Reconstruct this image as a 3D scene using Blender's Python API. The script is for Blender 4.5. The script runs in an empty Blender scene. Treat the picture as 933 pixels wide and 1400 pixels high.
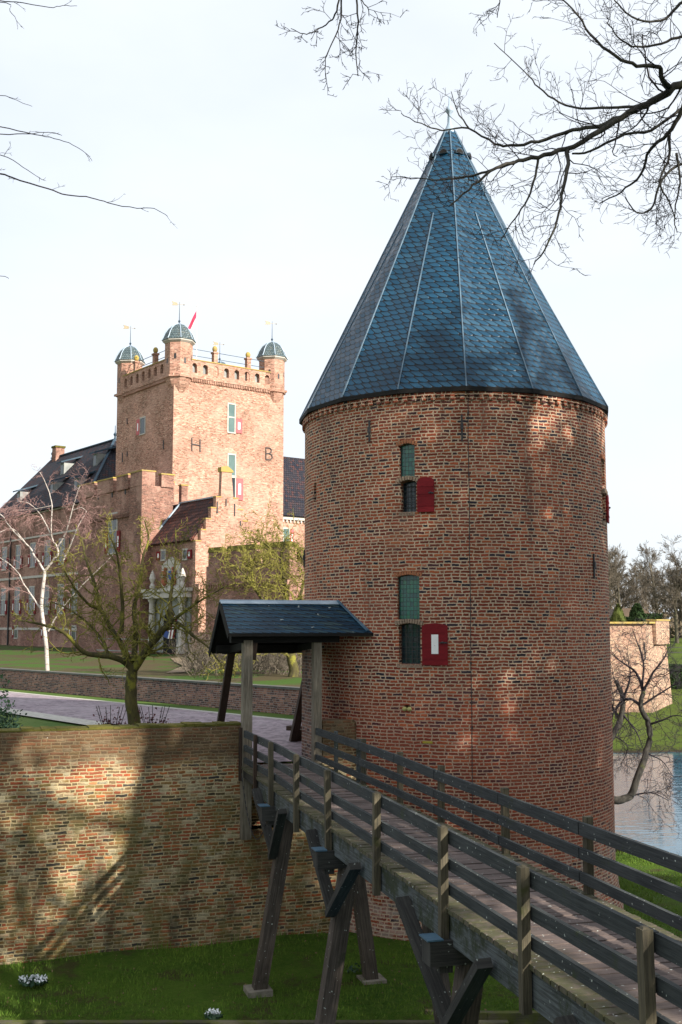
import bpy, math, random
import numpy as np
from mathutils import Vector
R_ = math.radians
sc = bpy.context.scene
COL = sc.collection
# ------------------------------------------------------------------ camera frame
F = 1500.0
PITCH = math.atan(155 / 1500)
CP, SP = math.cos(PITCH), math.sin(PITCH)
def ray(px, py):
    v = 700 - py; y = F * CP - v * SP
    return Vector(((px - 466.5) / y, 1, (v * CP + F * SP) / y))
def P(px, py, d):
    r = ray(px, py); return Vector((r.x * d, d, r.z * d))
def V(*a): return Vector(a)

# ------------------------------------------------------------------ mesh builder
class MB:
    def __init__(s): s.v = []; s.f = []; s.u = []
    def quad(s, pts, uv=None):
        b = len(s.v); s.v += [tuple(p) for p in pts]; s.f.append(list(range(b, b + len(pts)))); s.u.append(uv)
    def pp(s, o, U, Vv, W):                      # parallelepiped from a corner
        o, U, Vv, W = map(Vector, (o, U, Vv, W))
        if U.cross(Vv).dot(W) < 0: U, Vv = Vv, U
        c = [o, o + U, o + U + Vv, o + Vv, o + W, o + U + W, o + U + Vv + W, o + Vv + W]
        b = len(s.v); s.v += [tuple(p) for p in c]
        for f in ((0, 3, 2, 1), (4, 5, 6, 7), (0, 1, 5, 4), (1, 2, 6, 5), (2, 3, 7, 6), (3, 0, 4, 7)):
            s.f.append([b + i for i in f]); s.u.append(None)
    def box(s, c, sz, rz=0.0):
        a = V(math.cos(rz), math.sin(rz), 0) * sz[0]; b = V(-math.sin(rz), math.cos(rz), 0) * sz[1]; w = V(0, 0, sz[2])
        s.pp(Vector(c) - a / 2 - b / 2 - w / 2, a, b, w)
    def beam(s, a, b, w, h, up=(0, 0, 1), uo=None):   # length-wise uv
        a, b = Vector(a), Vector(b); d = (b - a); L = d.length; d.normalize()
        up = Vector(up); side = d.cross(up).normalized(); up = side.cross(d).normalized()
        uo = random.uniform(0, 50) if uo is None else uo
        cs = [(-1, -1), (1, -1), (1, 1), (-1, 1)]
        base = len(s.v)
        for p in (a, b):
            for (i, j) in cs: s.v.append(tuple(p + side * (i * w / 2) + up * (j * h / 2)))
        acc = 0
        for k in range(4):
            k2 = (k + 1) % 4; wd = w if k % 2 == 0 else h
            s.f.append([base + k, base + k2, base + 4 + k2, base + 4 + k])
            s.u.append([(uo, acc), (uo, acc + wd), (uo + L, acc + wd), (uo + L, acc)]); acc += wd
        s.f.append([base + 3, base + 2, base + 1, base]); s.u.append([(uo, 0), (uo, w * .2), (uo + .02, w * .2), (uo + .02, 0)])
        s.f.append([base + 4, base + 5, base + 6, base + 7]); s.u.append([(uo, 0), (uo, w * .2), (uo + .02, w * .2), (uo + .02, 0)])
    def prism(s, poly, o, U, Vv, W):             # 2-d outline in (U,V) at o, extruded by W
        o, U, Vv, W = map(Vector, (o, U, Vv, W)); n = len(poly)
        a = [o + U * p[0] + Vv * p[1] for p in poly]; flip = U.cross(Vv).dot(W) < 0
        b = len(s.v); s.v += [tuple(p) for p in a] + [tuple(p + W) for p in a]
        fs = [list(range(n))[::-1], list(range(n, 2 * n))] + [[i, (i + 1) % n, n + (i + 1) % n, n + i] for i in range(n)]
        for f in fs:
            if flip: f = f[::-1]
            s.f.append([b + i for i in f]); s.u.append(None)
    def lathe(s, prof, c, n=32, ph=0.0, cap=True):
        c = Vector(c); b = len(s.v); m = len(prof)
        for (r, z) in prof:
            for i in range(n):
                a = ph + 2 * math.pi * i / n; s.v.append((c.x + r * math.cos(a), c.y + r * math.sin(a), c.z + z))
        for k in range(m - 1):
            for i in range(n):
                j = (i + 1) % n; s.f.append([b + k * n + i, b + k * n + j, b + (k + 1) * n + j, b + (k + 1) * n + i]); s.u.append(None)
        if cap:
            s.f.append([b + i for i in range(n)][::-1]); s.u.append(None)
            s.f.append([b + (m - 1) * n + i for i in range(n)]); s.u.append(None)
    def ball(s, c, r, n=10, sz=1.0):
        s.lathe([(r * math.sin(math.pi * k / 8) + 1e-4, -r * sz * math.cos(math.pi * k / 8)) for k in range(9)], c, n)
    def tube(s, pts, rad, n=6, cap=True):
        v, f = tube_np(pts, rad, n); b = len(s.v); s.v += v.tolist()
        for q in f.tolist(): s.f.append([b + i for i in q]); s.u.append(None)
        if cap:
            k = len(pts)
            s.f.append([b + i for i in range(n)][::-1]); s.u.append(None); s.f.append([b + (k - 1) * n + i for i in range(n)]); s.u.append(None)

def tube_np(pts, rad, n):
    p = np.asarray([tuple(q) for q in pts], float); k = len(p)
    rad = np.full(k, rad) if np.isscalar(rad) else np.asarray(rad, float)
    t = np.gradient(p, axis=0); t /= (np.linalg.norm(t, axis=1, keepdims=True) + 1e-9)
    ref = np.array([0.13, 0.21, 0.97]) if abs(t[:, 2]).mean() < .8 else np.array([0.97, 0.2, 0.1])
    a = np.cross(t, ref); a /= (np.linalg.norm(a, axis=1, keepdims=True) + 1e-9); b = np.cross(t, a)
    ang = np.arange(n) * 2 * np.pi / n
    v = p[:, None, :] + rad[:, None, None] * (np.cos(ang)[None, :, None] * a[:, None, :] + np.sin(ang)[None, :, None] * b[:, None, :])
    v = v.reshape(-1, 3)
    i = np.arange(k - 1)[:, None] * n; j = np.arange(n)[None, :]; j2 = (j + 1) % n
    f = np.stack([i + j, i + n + j, i + n + j2, i + j2], -1).reshape(-1, 4)
    f = f[:, ::-1]
    return v, f

def box_uv(me):
    nf = len(me.polygons); nl = len(me.loops)
    co = np.empty(len(me.vertices) * 3); me.vertices.foreach_get('co', co); co = co.reshape(-1, 3)
    vi = np.empty(nl, int); me.loops.foreach_get('vertex_index', vi)
    nrm = np.empty(nf * 3); me.polygons.foreach_get('normal', nrm); nrm = nrm.reshape(-1, 3)
    tot = np.empty(nf, int); me.polygons.foreach_get('loop_total', tot)
    ln = np.repeat(nrm, tot, axis=0); p = co[vi]
    h = np.hypot(ln[:, 0], ln[:, 1]) + 1e-9
    u = (-ln[:, 1] * p[:, 0] + ln[:, 0] * p[:, 1]) / h; v = p[:, 2]
    flat = np.abs(ln[:, 2]) > .72
    sl = np.where(np.abs(ln[:, 2]) > .12, 1 / np.maximum(h, .25), 1.0); v = v * sl
    u = np.where(flat, p[:, 0], u); v = np.where(flat, p[:, 1], v)
    return np.stack([u, v], -1)

def link(name, me, mat, parent=None, smooth=False):
    o = bpy.data.objects.new(name, me); COL.objects.link(o)
    if mat is not None and len(me.materials) == 0: me.materials.append(mat)
    if parent is not None: o.parent = parent
    if smooth: me.polygons.foreach_set('use_smooth', [True] * len(me.polygons))
    return o

def off_of(parent):
    t = Vector((0, 0, 0))
    while parent is not None: t += parent.location; parent = parent.parent
    return t

def mk(name, mb, mat, parent=None, smooth=False, loc=None):
    o0 = off_of(parent) if loc is None else Vector(loc)
    me = bpy.data.meshes.new(name)
    me.from_pydata(mb.v, [], mb.f); me.update()
    uv = box_uv(me); k = 0
    for f, u in zip(mb.f, mb.u):
        if u is not None: uv[k:k + len(f)] = u
        k += len(f)
    l = me.uv_layers.new(name='UVMap'); l.data.foreach_set('uv', uv.astype(np.float32).ravel())
    co = np.asarray(mb.v, float) - np.array(o0[:]); me.vertices.foreach_set('co', co.astype(np.float32).ravel()); me.update()
    o = link(name, me, mat, parent, smooth)
    if loc is not None: o.location = loc
    return o

def thing(name, label, cat, loc, group=None):
    o = bpy.data.objects.new(name, None); COL.objects.link(o); o.location = loc; o.empty_display_size = .3
    o['label'] = label; o['category'] = cat
    if group: o['group'] = group
    return o
def tag(o, label, cat, group=None, kind=None):
    o['label'] = label; o['category'] = cat
    if group: o['group'] = group
    if kind: o['kind'] = kind
    return o
def structure(o): o['kind'] = 'structure'; return o
def copy_tree(o, parent=None):
    c = o.copy(); COL.objects.link(c)
    if parent is not None: c.parent = parent
    for ch in list(o.children): copy_tree(ch, c)
    return c

# ------------------------------------------------------------------ materials
class NT:
    def __init__(s, name):
        s.m = bpy.data.materials.new(name); s.m.use_nodes = True; s.t = s.m.node_tree; s.t.nodes.clear()
        s.out = s.n('ShaderNodeOutputMaterial')
    def n(s, t, **k):
        x = s.t.nodes.new(t)
        for a, b in k.items(): setattr(x, a, b)
        return x
    def set(s, sock, val):
        if isinstance(val, bpy.types.NodeSocket): s.t.links.new(val, sock)
        elif isinstance(val, (tuple, list)) and len(val) == 3 and sock.type == 'RGBA': sock.default_value = (*val, 1)
        else: sock.default_value = val
    def ma(s, op, a, b=None, c=None, clamp=False):
        x = s.n('ShaderNodeMath', operation=op, use_clamp=clamp); s.set(x.inputs[0], a)
        if b is not None: s.set(x.inputs[1], b)
        if c is not None: s.set(x.inputs[2], c)
        return x.outputs[0]
    def mr(s, v, a, b, c=0.0, d=1.0, smooth=True):
        x = s.n('ShaderNodeMapRange', interpolation_type='SMOOTHSTEP' if smooth else 'LINEAR'); x.clamp = True
        for i, q in enumerate((v, a, b, c, d)): s.set(x.inputs[i], q)
        return x.outputs[0]
    def mix(s, f, a, b, bl='MIX'):
        x = s.n('ShaderNodeMix', data_type='RGBA', blend_type=bl); x.clamp_factor = True
        s.set(x.inputs[0], f); s.set(x.inputs[6], a); s.set(x.inputs[7], b); return x.outputs[2]
    def noise(s, vec, scale, det=3.0, rough=.55, out=0, dist=0.0):
        x = s.n('ShaderNodeTexNoise'); s.set(x.inputs['Vector'], vec); x.inputs['Scale'].default_value = scale
        x.inputs['Detail'].default_value = det; x.inputs['Roughness'].default_value = rough; x.inputs['Distortion'].default_value = dist
        return x.outputs[out]
    def ramp(s, v, stops, interp='LINEAR'):
        x = s.n('ShaderNodeValToRGB'); r = x.color_ramp; r.interpolation = interp
        while len(r.elements) < len(stops): r.elements.new(.5)
        for e, (p, c) in zip(r.elements, stops): e.position = p; e.color = (*c, 1) if len(c) == 3 else c
        s.set(x.inputs[0], v); return x.outputs[0]
    def uv(s): return s.n('ShaderNodeTexCoord').outputs['UV']
    def obj(s): return s.n('ShaderNodeNewGeometry').outputs['Position']
    def sep(s, v): x = s.n('ShaderNodeSeparateXYZ'); s.set(x.inputs[0], v); return x.outputs
    def comb(s, x, y, z=0.0):
        q = s.n('ShaderNodeCombineXYZ'); s.set(q.inputs[0], x); s.set(q.inputs[1], y); s.set(q.inputs[2], z); return q.outputs[0]
    def scl(s, v, sc_):
        x = s.n('ShaderNodeVectorMath', operation='MULTIPLY'); s.set(x.inputs[0], v); x.inputs[1].default_value = sc_; return x.outputs[0]
    def wn(s, v, out='Value'):
        x = s.n('ShaderNodeTexWhiteNoise', noise_dimensions='3D'); s.set(x.inputs['Vector'], v); return x.outputs[out]
    def bump(s, h, st=.5, dist=.01, nrm=None):
        x = s.n('ShaderNodeBump'); x.inputs['Strength'].default_value = st; x.inputs['Distance'].default_value = dist; s.set(x.inputs['Height'], h)
        if nrm is not None: s.set(x.inputs['Normal'], nrm)
        return x.outputs[0]
    def finish(s, col, rough=.85, nrm=None, spec=.3, metal=0.0, trans=None):
        p = s.n('ShaderNodeBsdfPrincipled'); s.set(p.inputs['Base Color'], col); s.set(p.inputs['Roughness'], rough)
        p.inputs['Specular IOR Level'].default_value = spec; p.inputs['Metallic'].default_value = metal
        if nrm is not None: s.set(p.inputs['Normal'], nrm)
        s.t.links.new(p.outputs[0], s.out.inputs[0]); return s.m

def brick_mat(name, pal, mortar, h=.0675, st=.232, hd=.128, mw=.011, extra=None, seed=0.0, var=.25, bumpd=.012):
    t = NT(name); uv0 = t.uv()
    wob = t.noise(uv0, 3.0, 2.0, out=1)
    wv = t.n('ShaderNodeVectorMath', operation='MULTIPLY_ADD'); t.set(wv.inputs[0], wob); wv.inputs[1].default_value = (.07, .05, 0); t.set(wv.inputs[2], uv0)
    wob2 = t.noise(uv0, 22.0, 1.0, out=1)
    wv2 = t.n('ShaderNodeVectorMath', operation='MULTIPLY_ADD'); t.set(wv2.inputs[0], wob2); wv2.inputs[1].default_value = (.022, .020, 0); t.set(wv2.inputs[2], wv.outputs[0])
    u, v, _ = t.sep(wv2.outputs[0])
    Pd = st + hd
    vr = t.ma('DIVIDE', v, h); row = t.ma('FLOOR', vr); fv = t.ma('FRACT', vr)
    rr = t.wn(t.comb(row, seed, 3.1))
    uu = t.ma('ADD', t.ma('ADD', t.ma('DIVIDE', u, Pd), t.ma('MULTIPLY', row, .5)), t.ma('MULTIPLY', rr, .35))
    cell = t.ma('FLOOR', uu); fu = t.ma('MULTIPLY', t.ma('FRACT', uu), Pd)
    # the length of stretchers varies from cell to cell
    ls = t.ma('ADD', t.ma('MULTIPLY', t.wn(t.comb(cell, row, seed + 7.7)), .09), st - .05)
    ish = t.ma('GREATER_THAN', fu, ls)
    dS = t.ma('MINIMUM', fu, t.ma('SUBTRACT', ls, fu)); dH = t.ma('MINIMUM', t.ma('SUBTRACT', fu, ls), t.ma('SUBTRACT', Pd, fu))
    du = t.ma('MAXIMUM', dS, dH)
    dv = t.ma('MULTIPLY', t.ma('MINIMUM', fv, t.ma('SUBTRACT', 1.0, fv)), h)
    d = t.ma('MINIMUM', du, dv)
    d = t.ma('ADD', d, t.ma('MULTIPLY', t.ma('SUBTRACT', t.noise(uv0, 14.0, 3.0, .7), .5), .016))
    mask = t.mr(d, mw * .45, mw * .95)               # 1 on the brick
    idv = t.comb(t.ma('ADD', t.ma('MULTIPLY', cell, 2.0), ish), row, seed)
    w = t.wn(idv); wc = t.wn(idv, 'Color')
    col = t.ramp(w, pal, 'LINEAR')
    br = t.mr(t.sep(wc)[1], 0, 1, 1 - var, 1 + var, smooth=False)
    fine = t.mr(t.noise(uv0, 45.0, 3.0, .7), .25, .8, .72, 1.25, smooth=False)
    br = t.ma('MULTIPLY', br, fine)
    big = t.mr(t.noise(uv0, .42, 5.0, .65), .3, .72, .66, 1.22)
    br = t.ma('MULTIPLY', br, big)
    col = t.mix(1.0, col, t.comb(br, br, br), 'MULTIPLY')
    mcol = t.mix(t.noise(uv0, 1.1, 3.0), mortar[0], mortar[1])
    c = t.mix(mask, mcol, col)
    if extra: c = extra(t, c, mask, uv0, idv)
    hgt = t.ma('ADD', t.ma('MULTIPLY', mask, t.mr(w, 0, 1, .75, 1.0)), t.ma('MULTIPLY', t.noise(uv0, 60.0, 3.0), .35))
    return t.finish(c, .9, t.bump(hgt, .9, bumpd), spec=.2)

def ex_tower(t, c, mask, uv, idv):
    p = t.obj(); z = t.sep(p)[2]
    # paler re-pointed base, pale smears, dark soot patches
    sm = t.mr(t.noise(t.scl(uv, (1, .45, 1)), 1.2, 5.0, .65), .56, .72, 0, .25)
    c = t.mix(sm, c, (.34, .17, .11))
    lowz = t.mr(z, -5.1, -3.9, 1, 0); sp = t.mr(t.noise(uv, 5.0, 4.0, .7), .42, .6)
    c = t.mix(t.ma('MULTIPLY', t.ma('MULTIPLY', lowz, sp), .55), c, (.5, .42, .36))
    dk = t.mr(t.noise(t.scl(uv, (.6, 1, 1)), .8, 5.0, .6, dist=.4), .58, .75, 0, .4)
    c = t.mix(dk, c, (.07, .045, .04))
    run = t.mr(t.noise(t.scl(uv, (1.6, .12, 1)), 1.5, 5.0, .65), .56, .68, 0, .45)
    run = t.ma('MULTIPLY', run, t.ma('MAXIMUM', t.mr(z, 3.0, 4.6), t.mr(t.noise(uv, .3, 2.0), .5, .6)))
    c = t.mix(run, c, (.055, .04, .035))
    pat = t.mr(t.noise(uv, .55, 2.0, .4, dist=.8), .60, .63, 0, .5)
    c = t.mix(t.ma('MULTIPLY', pat, mask), c, (.30, .085, .05))
    eff = t.ma('MULTIPLY', t.mr(t.noise(t.scl(uv, (1, 1.5, 1)), 2.4, 6.0, .8), .60, .72, 0, .5), t.mr(t.noise(uv, .25, 2.0), .48, .58))
    c = t.mix(eff, c, (.50, .42, .36))
    # reddish newer brickwork band under the window sill
    rd = t.ma('MULTIPLY', t.mr(z, -1.0, -1.8), t.mr(z, -5.2, -4.2, 0, 1)); 
    return t.mix(t.ma('MULTIPLY', rd, .25), c, (.24, .050, .030))
def ex_wall(t, c, mask, uv, idv):
    p = t.obj(); x, y, z = t.sep(p)
    # lime smears, algae, damp streaks and darker brown upper courses
    lim = t.mr(t.ma('ADD', t.ma('MULTIPLY', t.wn(t.scl(idv, (1, 1, 2))), .22), t.noise(uv, 2.6, 6.0, .82)), .60, .78, 0, .7)
    c = t.mix(lim, c, (.46, .40, .26))
    red = t.mr(t.ma('ADD', t.ma('MULTIPLY', t.wn(t.scl(idv, (1, 1, 5))), .5), t.noise(uv, .9, 3.0)), .88, .95, 0, .8)
    c = t.mix(t.ma('MULTIPLY', red, mask), c, (.26, .06, .028))
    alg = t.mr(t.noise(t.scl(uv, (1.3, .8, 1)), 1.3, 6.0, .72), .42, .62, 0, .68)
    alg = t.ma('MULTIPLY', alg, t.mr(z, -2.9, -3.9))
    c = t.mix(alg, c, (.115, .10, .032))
    stk = t.mr(t.noise(t.scl(uv, (1, .28, 1)), .9, 5.0, .6), .52, .64, 0, .78)
    stk = t.ma('MULTIPLY', stk, t.mr(z, -4.0, -4.9))
    c = t.mix(stk, c, (.045, .04, .025))
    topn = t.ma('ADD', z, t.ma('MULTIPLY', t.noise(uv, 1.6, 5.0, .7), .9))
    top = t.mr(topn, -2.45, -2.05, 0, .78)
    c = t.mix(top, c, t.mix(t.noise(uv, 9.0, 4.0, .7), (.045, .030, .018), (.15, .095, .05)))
    spots = t.ma('MULTIPLY', t.mr(t.noise(uv, 13.0, 2.0), .72, .76), t.mr(z, -2.6, -2.0))
    c = t.mix(spots, c, (.6, .6, .55))
    return c
def ex_keep(t, c, mask, uv, idv):
    s = t.mr(t.noise(t.scl(uv, (1, .8, 1)), .45, 6.0, .7), .45, .62, 0, .45)
    c = t.mix(s, c, (.55, .345, .27))
    s2 = t.mr(t.noise(t.scl(uv, (.7, 1.6, 1)), 2.6, 6.0, .8), .48, .68, 0, .55)
    c = t.mix(s2, c, (.24, .11, .08))
    s3 = t.mr(t.noise(uv, 5.0, 4.0, .8), .56, .66, 0, .5)
    return t.mix(s3, c, (.52, .37, .27))
def ex_bast(t, c, mask, uv, idv):
    s = t.mr(t.noise(uv, .8, 5.0, .7), .45, .65, 0, .5)
    c = t.mix(s, c, (.38, .22, .16)); s2 = t.mr(t.noise(uv, 3.0, 6.0, .8), .5, .68, 0, .6)
    c = t.mix(s2, c, (.24, .13, .09)); z = t.sep(t.obj())[2]
    return t.mix(t.ma('MULTIPLY', t.mr(z, -4.0, -5.6), t.mr(t.noise(uv, 1.5, 4.0), .35, .6, 0, .7)), c, (.16, .12, .08))

PAL_T = [(0, (.022, .022, .034)), (.07, (.05, .034, .040)), (.17, (.14, .040, .030)), (.38, (.23, .058, .032)), (.60, (.33, .078, .034)), (.78, (.21, .040, .026)), (.92, (.42, .115, .045)), (1, (.33, .13, .085))]
PAL_W = [(0, (.04, .038, .038)), (.2, (.10, .07, .04)), (.38, (.18, .115, .06)), (.55, (.27, .085, .04)), (.75, (.17, .125, .045)), (.88, (.40, .09, .03)), (1, (.32, .23, .12))]
PAL_K = [(0, (.12, .06, .05)), (.25, (.28, .125, .085)), (.55, (.50, .27, .205)), (.8, (.42, .21, .16)), (1, (.58, .39, .30))]
PAL_H = [(0, (.06, .035, .035)), (.25, (.15, .070, .058)), (.55, (.25, .115, .088)), (.8, (.19, .082, .064)), (1, (.33, .19, .145))]
PAL_D = [(0, (.07, .05, .05)), (.3, (.16, .085, .07)), (.6, (.24, .12, .09)), (1, (.30, .17, .12))]
PAL_Y = [(0, (.10, .05, .04)), (.4, (.30, .155, .10)), (.75, (.40, .25, .16)), (1, (.46, .34, .22))]
M = {}
M['brick_t'] = brick_mat('tower brick', PAL_T, ((.34, .23, .155), (.62, .47, .33)), extra=ex_tower, mw=.0165, seed=1, st=.205, hd=.112)
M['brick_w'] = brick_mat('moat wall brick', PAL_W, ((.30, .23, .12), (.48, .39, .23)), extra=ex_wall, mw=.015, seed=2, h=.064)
M['brick_w2'] = brick_mat('courtyard wall brick', PAL_D, ((.22, .19, .17), (.36, .32, .28)), seed=3)
M['brick_k'] = brick_mat('keep brick', PAL_K, ((.36, .24, .16), (.50, .36, .26)), extra=ex_keep, seed=4, mw=.012)
M['brick_d'] = brick_mat('castle brick', PAL_H, ((.24, .15, .11), (.36, .25, .19)), extra=ex_keep, seed=5, mw=.012, var=.3)
M['brick_y'] = brick_mat('bastion brick', PAL_Y, ((.38, .32, .25), (.50, .43, .35)), extra=ex_bast, seed=6, mw=.012)
M['brick_arch'] = None
def simple(name, c1, c2, scale=6.0, rough=.8, spec=.3, b=.3, metal=0.0, det=4.0, coord='obj', stretch=(1, 1, 1), dist=.01):
    t = NT(name); p = t.obj() if coord == 'obj' else t.uv(); p = t.scl(p, stretch)
    n = t.noise(p, scale, det, .65); c = t.mix(t.mr(n, .3, .7), c1, c2)
    n2 = t.noise(p, scale * 7, 3.0, .6); c = t.mix(.35, c, t.mix(n2, c1, c2))
    return t.finish(c, rough, t.bump(n2, b, dist), spec=spec, metal=metal)
M['arch'] = simple('arch brick', (.20, .075, .04), (.42, .17, .08), 9, .9)
M['arch2'] = simple('pale arch brick', (.16, .11, .08), (.36, .27, .19), 12, .9)
M['stone'] = simple('pale stone', (.36, .34, .30), (.52, .49, .44), 3)
M['stone_g'] = simple('grey stone', (.16, .17, .17), (.32, .33, .31), 2)
M['cope_d'] = simple('dark stone coping', (.05, .055, .05), (.13, .13, .11), 3)
M['concrete'] = simple('footing concrete', (.12, .11, .09), (.28, .25, .2), 6)
M['iron'] = simple('black iron', (.012, .012, .014), (.03, .028, .028), 12, .5, .5)
M['white'] = simple('white paint', (.72, .72, .70), (.82, .82, .8), 4, .5)
M['red'] = simple('shutter red paint', (.13, .006, .010), (.20, .010, .014), 5, .65, .18, coord='uv', stretch=(1, 5, 1))
M['pink'] = simple('faded red paint', (.40, .07, .08), (.5, .12, .12), 3, .6)
M['blackwood'] = simple('tarred boards', (.006, .006, .006), (.016, .014, .012), 5, .8, .2, coord='uv', stretch=(.3, 4, 1))
M['lead'] = simple('lead flashing', (.20, .27, .34), (.36, .44, .52), 3, .5, .5)
M['hip'] = simple('hip lead', (.04, .08, .12), (.13, .20, .26), 3, .4, .5)
M['lead_d'] = simple('dark lead', (.04, .09, .14), (.09, .17, .24), 3, .4, .5)
M['gold'] = simple('gilded iron', (.12, .085, .03), (.22, .165, .07), 8, .4, .5)
M['flag'] = simple('flag red cloth', (.5, .03, .08), (.62, .06, .12), 2, .8)
M['lichen'] = simple('yellow lichen', (.42, .30, .02), (.30, .26, .06), 15, .95)
M['lichen_cap'] = simple('lichened coping', (.40, .29, .05), (.26, .20, .11), 2.2, .95)
M['moss_cap'] = simple('mossy coping', (.05, .06, .012), (.14, .115, .03), 4, .95, .1, .6)
M['yellowstone'] = simple('lichened stones', (.30, .27, .08), (.5, .46, .2), 20, .9)
M['blue'] = simple('blue paint', (.02, .05, .2), (.03, .08, .28), 4, .6)
M['pane_far'] = simple('window glass far', (.010, .016, .02), (.035, .05, .055), .8, .15, .5, 0)
M['curtain'] = simple('blinds behind glass', (.05, .10, .10), (.11, .17, .16), .9, .3, .5, 0)
M['zinc'] = simple('zinc dormer', (.022, .042, .065), (.055, .09, .12), 1.5, .7, .25)

def wood(name, dark, light, moss=None, mossamt=0.0, rough=.8, spk=.0, plank=0.0):
    t = NT(name); uv = t.uv()
    g = t.noise(t.scl(uv, (1.2, 26, 1)), 1.6, 5.0, .7); g2 = t.noise(t.scl(uv, (3, 90, 1)), 1.2, 3.0)
    l = t.noise(uv, 1.3, 3.0)
    c = t.mix(t.mr(t.ma('ADD', t.ma('MULTIPLY', g, .65), t.ma('MULTIPLY', l, .35)), .32, .68), dark, light)
    c = t.mix(t.mr(g2, .5, .75, 0, .5), c, tuple(x * .45 for x in dark))
    if moss:
        m = t.mr(t.noise(t.obj(), 2.6, 5.0, .7), .6 - mossamt, .75 - mossamt, 0, .85)
        c = t.mix(m, c, t.mix(t.noise(t.obj(), 18, 3.0), moss, tuple(x * .5 for x in moss)))
    if spk:
        s = t.mr(t.noise(t.obj(), 26, 1.0), .73, .76, 0, spk); c = t.mix(s, c, (.5, .55, .5))
    return t.finish(c, rough, t.bump(t.ma('ADD', g, g2), .5, .006), spec=.25)
M['rail'] = wood('rail timber', (.018, .022, .024), (.055, .062, .062), (.045, .06, .02), .02, spk=.7)
M['post'] = wood('post timber', (.035, .032, .024), (.13, .11, .07), (.06, .065, .02), .05)
M['deck'] = wood('deck boards', (.10, .075, .065), (.21, .165, .145), (.055, .06, .028), -.02, spk=.6)
def deck_mat():
    t = NT('deck boards'); uv = t.uv(); p = t.obj()
    g = t.noise(t.scl(uv, (1.2, 26, 1)), 1.6, 5.0, .7); l = t.noise(uv, 1.3, 3.0)
    c = t.mix(t.mr(t.ma('ADD', t.ma('MULTIPLY', g, .5), t.ma('MULTIPLY', l, .5)), .3, .7), (.065, .050, .046), (.175, .135, .122))
    dd = t.n('ShaderNodeVectorMath', operation='DOT_PRODUCT'); t.set(dd.inputs[0], p); dd.inputs[1].default_value = (.9637, .2669, 0)
    off = t.ma('SUBTRACT', dd.outputs['Value'], -1.96 * .9637 + 22.3 * .2669)
    m = t.ma('MAXIMUM', t.mr(t.ma('ADD', off, t.ma('MULTIPLY', t.noise(p, 2.2, 4.0, .7), .5)), .75, .28), t.mr(off, 1.35, 1.6))
    m = t.ma('MULTIPLY', m, t.mr(t.noise(p, 14, 3.0), .25, .6, .25, .8)); c = t.mix(m, c, (.055, .062, .022))
    sp = t.mr(t.noise(p, 26, 1.0), .72, .75, 0, .7); c = t.mix(sp, c, (.5, .55, .52))
    return t.finish(c, .8, t.bump(g, .5, .006), spec=.25)
M['deck'] = deck_mat()
M['fascia'] = wood('side beam timber', (.022, .024, .022), (.13, .15, .155), (.03, .04, .015), .12, spk=.3)
M['leg'] = wood('trestle timber', (.032, .026, .021), (.125, .10, .082), (.03, .035, .015), .02, spk=.8)
M['darkleg'] = wood('brace timber', (.018, .018, .018), (.06, .058, .052), None, 0, spk=.5)
M['palewood'] = wood('gate post timber', (.07, .058, .042), (.27, .235, .18), (.10, .10, .06), -.06)
M['brownwood'] = wood('brown timber', (.02, .013, .01), (.07, .045, .03))
M['edge'] = wood('mossy edging', (.05, .05, .03), (.12, .11, .07), (.10, .12, .02), .14)

def slate(name, h, w, slant, c1, c2, c3, rough=.32, lich=0.0, tile=False):
    t = NT(name); uv = t.uv(); u, v, _ = t.sep(uv)
    wob = t.ma('MULTIPLY', t.noise(uv, 5.0, 2.0), .02)
    vr = t.ma('DIVIDE', t.ma('ADD', v, wob), h); row = t.ma('FLOOR', vr); fv = t.ma('FRACT', vr)
    uu = t.ma('ADD', t.ma('DIVIDE', t.ma('ADD', u, t.ma('MULTIPLY', fv, slant * w)), w), t.ma('MULTIPLY', row, .5 if not tile else .5))
    cell = t.ma('FLOOR', uu); fu = t.ma('FRACT', uu)
    idv = t.comb(cell, row, 5.0); r = t.wn(idv); r2 = t.sep(t.wn(idv, 'Color'))[0]
    du = t.ma('MULTIPLY', t.ma('MINIMUM', fu, t.ma('SUBTRACT', 1.0, fu)), w)
    jv = t.ma('MULTIPLY', fv, h)
    # rounded lower corner of each slate
    j = t.ma('MINIMUM', du, t.ma('SUBTRACT', jv, t.ma('MULTIPLY', t.ma('POWER', t.ma('ABSOLUTE', t.ma('SUBTRACT', fu, .45)), 2.0), h * 1.2)))
    gap = t.mr(j, .004, .022)
    c = t.mix(t.mr(r, .15, .85), c1, c2); c = t.mix(t.mr(r2, .7, .95, 0, .6), c, c3)
    c = t.mix(t.mr(t.noise(t.scl(uv, (1, .35, 1)), .9, 5.0, .6), .45, .7, 0, .5), c, c2)
    c = t.mix(gap, tuple(x * .08 for x in c1), t.mix(t.mr(fv, .55, 1.0, 0, .4), c, tuple(x * .4 for x in c1)))
    if lich:
        l = t.mr(t.noise(uv, 7.0, 3.0, .6), .68, .73, 0, lich); c = t.mix(l, c, (.42, .46, .42))
    tilt = t.ma('MULTIPLY', r, .25)
    hgt = t.ma('ADD', t.ma('MULTIPLY', t.ma('SUBTRACT', 1.0, fv), .8), t.ma('ADD', tilt, t.ma('MULTIPLY', t.ma('ADD', t.ma('MULTIPLY', fu, r2), t.noise(uv, 30.0, 2.0)), .4)))
    hgt = t.ma('MULTIPLY', hgt, gap)
    return t.finish(c, t.mr(r2, 0, 1, rough - .06, rough + .16, smooth=False), t.bump(hgt, .8, .012), spec=.28 if rough < .6 else .2)
M['slate'] = slate('tower slates', .155, .20, .9, (.003, .034, .070), (.007, .054, .106), (.020, .064, .105), .38)
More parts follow.
